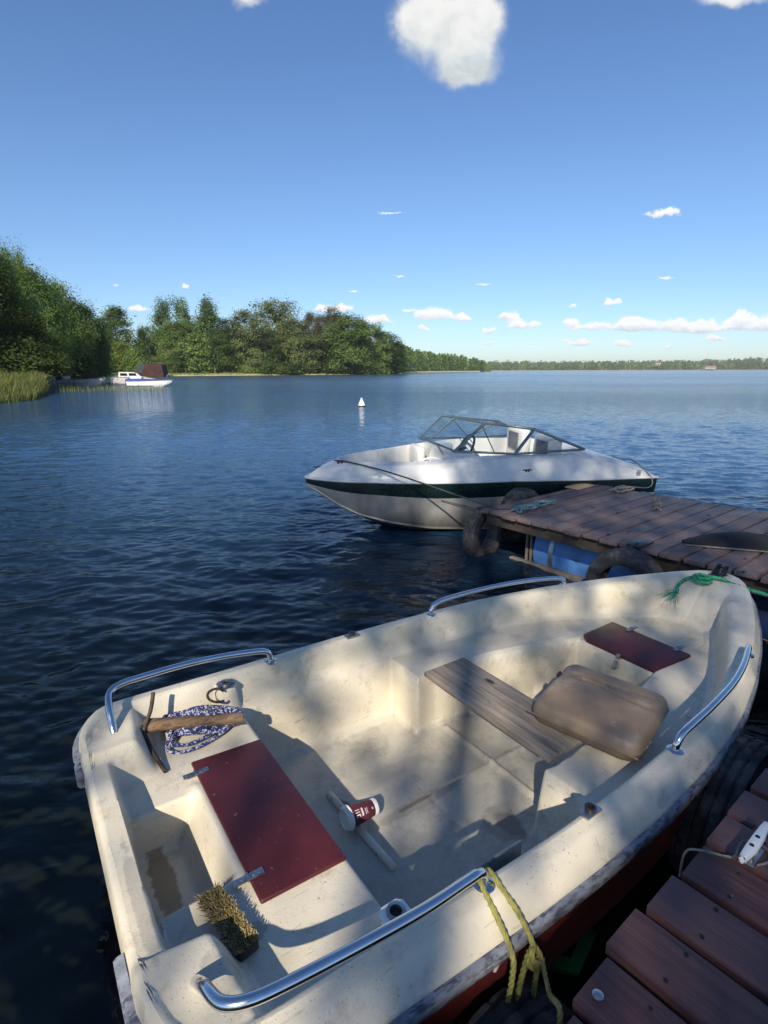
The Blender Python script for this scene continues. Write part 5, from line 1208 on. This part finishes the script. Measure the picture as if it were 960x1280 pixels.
bar(0, [V['Bt'].lerp(V['B'], .1), Vector((2.0, .25, .80))], .006, 'windshield_strut'); bar(0, [V['Ct'].lerp(V['C'], .1), Vector((2.02, -.22, .80))], .006, 'windshield_strut')
for q_ in (('A', 'B', 'Bt', 'At'), ('B', 'C', 'Ct', 'Bt'), ('C', 'D', 'Dt', 'Ct'), ('D', 'E', 'Dt'), ('A', 'FA', 'FT', 'At'), ('FA', 'FE', 'FT')):
    P = [V[k] for k in q_]; n_ = (P[1] - P[0]).cross(P[-1] - P[0]).normalized() * .0025; m_ = len(P); b = MB()
    b.add([p - n_ for p in P] + [p + n_ for p in P], [tuple(range(m_ - 1, -1, -1)), tuple(range(m_, 2 * m_))] + [(i, (i + 1) % m_, m_ + (i + 1) % m_, m_ + i) for i in range(m_)]); b.build('windshield_pane', MAT['glass'], sb, None)
# deck hardware
def sbz(x, y): 
    i = int(np.argmin(np.abs(xs - x))); return float(np.interp(y, Yg[i], zt[i]))
def cleat(x, y, rot=0, sc=1.0):
    M = Matrix.Translation((x, y, sbz(x, y))) @ Matrix.Rotation(rot, 4, 'Z') @ Matrix.Scale(sc, 4); b = MB()
    b.tube([(-.07, 0, .028), (-.03, 0, .024), (.03, 0, .024), (.07, 0, .028)], [.006, .009, .009, .006], 8, True, .5, M); b.box((-.02, 0, .01), (.018, .02, .03), M); b.box((.02, 0, .01), (.018, .02, .03), M); b.build('cleat', MAT['black'], sb)
cleat(.34, -.10, R(-40)); cleat(.12, .02, 0, .6); cleat(2.16, -.70, R(2), .7)
for x_ in (1.02, 1.18, 1.34, 1.60, 1.80):
    b = MB(); b.lathe([(.008, -.002), (.008, .004), (.001, .006)], 10, Matrix.Translation((x_, -(hb(x_) - .20), sbz(x_, -(hb(x_) - .20))))); b.build('snap', MAT['dull'], sb)
b = MB(); b.tube(spline([(1.12, -(hb(1.12) - .27), .70), (1.14, -(hb(1.12) - .27), .77), (1.24, -(hb(1.2) - .27), .80), (1.34, -(hb(1.3) - .27), .77), (1.36, -(hb(1.3) - .27), .70)], 5), .011, 8); b.build('grab_handle', MAT['white_plastic'], sb)
b = MB(); b.lathe([(.012, 0), (.02, .004), (.008, .006)], 12, Matrix.Translation((.36, 0, .255)) @ Matrix.Rotation(R(-60), 4, 'Y')); b.tube(spline([(.335, 0, .27), (.30, 0, .255), (.305, 0, .22), (.345, 0, .235)], 4), .006, 6); b.build('bow_eye', MAT['dull'], sb)
b = MB()
for i in range(5):
    for j in range(4): b.box((3.52 + .014 * j, -(hb(3.5) - .012), .57 + .013 * i), (.008, .006, .007), Matrix.Identity(4))
b.build('side_vent', MAT['greyvinyl'], sb)
tm = text_mesh('Thunder', .135, 'band_lettering', MAT['band_text'], sb, Matrix(((1, 0, 0, 0), (0, 0, -1, 0), (0, 1, 0, 0), (0, 0, 0, 1))), .0006, .35)
for v in tm.data.vertices:
    x_ = .72 + v.co.x * 1.15; zz = v.co.z; z_ = float(zg(x_)) - .108 + zz * .85; f = (float(zg(x_)) - .012 - z_) / float(bandh(x_)); v.co = (x_, -(hb(x_) + .006 - .014 * f - .006 * f + .001), z_)
# lines from the speedboat to the dock
t0 = SBM @ Vector((.35, -.11, sbz(.34, -.10) + .03)); e0 = FM @ Vector((.10, -.10, DOCK_Z + .012))
b = MB(); P = []
for i in range(13):
    f = i / 12; p = t0.lerp(e0, f); p.z = t0.z + (e0.z - t0.z) * f + (.05 * math.sin(math.pi * f) * (1 - f)); P.append(p)
b.tube(spline(P + [FM @ Vector((.2, -.2, DOCK_Z + .012)), FM @ Vector((.3, -.27, DOCK_Z + .02))], 3), .0075, 7); tag(b.build('bow_line', MAT['rope_dark'], None, 60), 'dark bow line running from the speedboat bow cleat to the dock corner', 'rope')
b = MB(); b.tube([SBM @ Vector((1.25, -(hb(1.25) + .004), .43)), SBM @ Vector((1.6, -.70, .33)), FM @ Vector((.03, .12, .42))], .004, 6); tag(b.build('thin_line', MAT['rope_dark'], None, 60), 'thin dark line under the bow line against the pale lower hull', 'rope')
s0_ = SBM @ Vector((3.62, -.50, sbz(3.6, -.5) + .01)); s1_ = FM @ Vector((1.66, -.40, DOCK_Z + .03))
b = MB(); b.tube(spline([SBM @ Vector((3.30, -.50, sbz(3.3, -.5) + .02)), SBM @ Vector((3.45, -.52, sbz(3.45, -.52) + .02)), s0_ + Vector((0, 0, .02)), SBM @ Vector((3.70, -.70, .54)), SBM @ Vector((3.62, -.78, .45)), s1_.lerp(s0_, .3) + Vector((0, -.05, -.06)), s1_], 5), .007, 7); tag(b.build('stern_line', MAT['rope_grey'], None, 60), 'grey stern line hanging from the speedboat stern to the dock corner', 'rope')

# ================================================================== TREES BEHIND THE PHOTOGRAPHER (unseen, crowns shaped to cast the shade)
def lit(X, Y):
    """hand-set light map: share of sun the placed leaves let through to this spot"""
    d = Vector((X, Y, 0)) - O_B; s = d.x * math.cos(BROT) + d.y * math.sin(BROT); t_ = -d.x * math.sin(BROT) + d.y * math.cos(BROT)
    g = lambda s0, t0, a, c_: math.exp(-(((s - s0) / a) ** 2 + ((t_ - t0) / c_) ** 2))
    v = .50
    if s < .75: v = max(v, .92 * float(ss(.75, .45, s)) )
    v = max(v, 1.05 * min(1, 2.2 * g(1.02, .10, .36, .34)), .80 * g(1.0, .45, .40, .24), .95 * g(2.6, .36, .30, .14), .8 * g(1.9, .50, .26, .18), .65 * g(1.7, .15, .15, .15), .9 * g(2.25, -.52, .28, .10), .85 * g(.9, -.68, .16, .09), .7 * g(1.75, -.42, .10, .10), .6 * g(2.3, .0, .2, .12))
    q_ = DM.inverted() @ Vector((X, Y, 0))
    if q_.y < .12 and Y < 3: v = .12
    f_ = FM.inverted() @ Vector((X, Y, 0))
    if -.1 < f_.x < 1.9 and -2.9 < f_.y < .1: v = .34
    if f_.x < 0 and f_.x > -.5 and -1.2 < f_.y < -.2: v = .65
    if Y > 4.9 and f_.y > .1: v = max(.98 * math.exp(-((X - .55) / .26) ** 2), .10)
    if X < -1.1: v = max(v, .8)
    if 1.05 < s < 1.9 and -.85 < t_ < -.5: v = min(v, .30)
    return v + (.14 if v < .8 else .08) * mnoise.noise(Vector((X * 2.2, Y * 2.2, 1.7)))
q = np.random.default_rng(77); pts, tn, own = [], [], []
for X in np.arange(-1.5, 5.4, .065):
    for Y in np.arange(-.6, 7.0, .065):
        x_, y_ = X + q.uniform(-.04, .04), Y + q.uniform(-.04, .04)
        if q.uniform() < lit(x_, y_): continue
        yb = q.uniform(-14.0, -7.0); L = (y_ - yb) / abs(TOSUN.y)
        c_ = Vector((x_, y_, .38)) + TOSUN * L
        for _ in range(2): pts.append(tuple(c_ + Vector(q.normal(size=3) * .035))); tn.append(q.uniform(.2, .9)); own.append(0 if c_.x < -.6 else 1)
pts = np.array(pts); tn = np.array(tn); own = np.array(own)
for k, (bx, by, lab) in enumerate(((-2.4, -10.2, 'unseen leafy tree behind the camera, left of the pair shaped to shade the dock'), (1.2, -10.6, 'unseen leafy tree behind the camera, right of the pair shaped to shade the dock'))):
    t = empty('shore_tree', (bx, by, .3), 0, lab, 'tree'); sel = pts[own == k] - np.array([bx, by, .3])  # unseen tree, its crown made of leaves placed to block the sun
    if not len(sel): continue
    top = float(sel[:, 2].max()); rg_ = np.random.default_rng(k)
    cs = sel[rg_.choice(len(sel), 14, replace=False)]
    limb_mesh(top + .6, 4, cs, rg_, .16).build('trunk', MAT['bark'], t, 60)
    leaf_mesh('crown', sel, .095 * rg_.uniform(.7, 1.3, len(sel)), tn[own == k], MAT['leaf_mid'], t, rg_)

# ================================================================== HAZE
hz_m = bpy.data.materials.new('lake_haze'); hz_m.use_nodes = True; ht = NT(hz_m.node_tree); ht.n.clear()
ho = ht.new('ShaderNodeOutputMaterial'); hv = ht.new('ShaderNodeVolumePrincipled'); hv.inputs['Color'].default_value = (.86, .92, 1.0, 1); hv.inputs['Density'].default_value = .00016; hv.inputs['Anisotropy'].default_value = .2
ht.l.new(hv.outputs[0], ho.inputs['Volume'])
hb_ = MB(); hb_.box((0, 4300, 22), (18200, 9500, 50)); hz = hb_.build('haze', hz_m, None, None); tag(hz, kind='stuff')
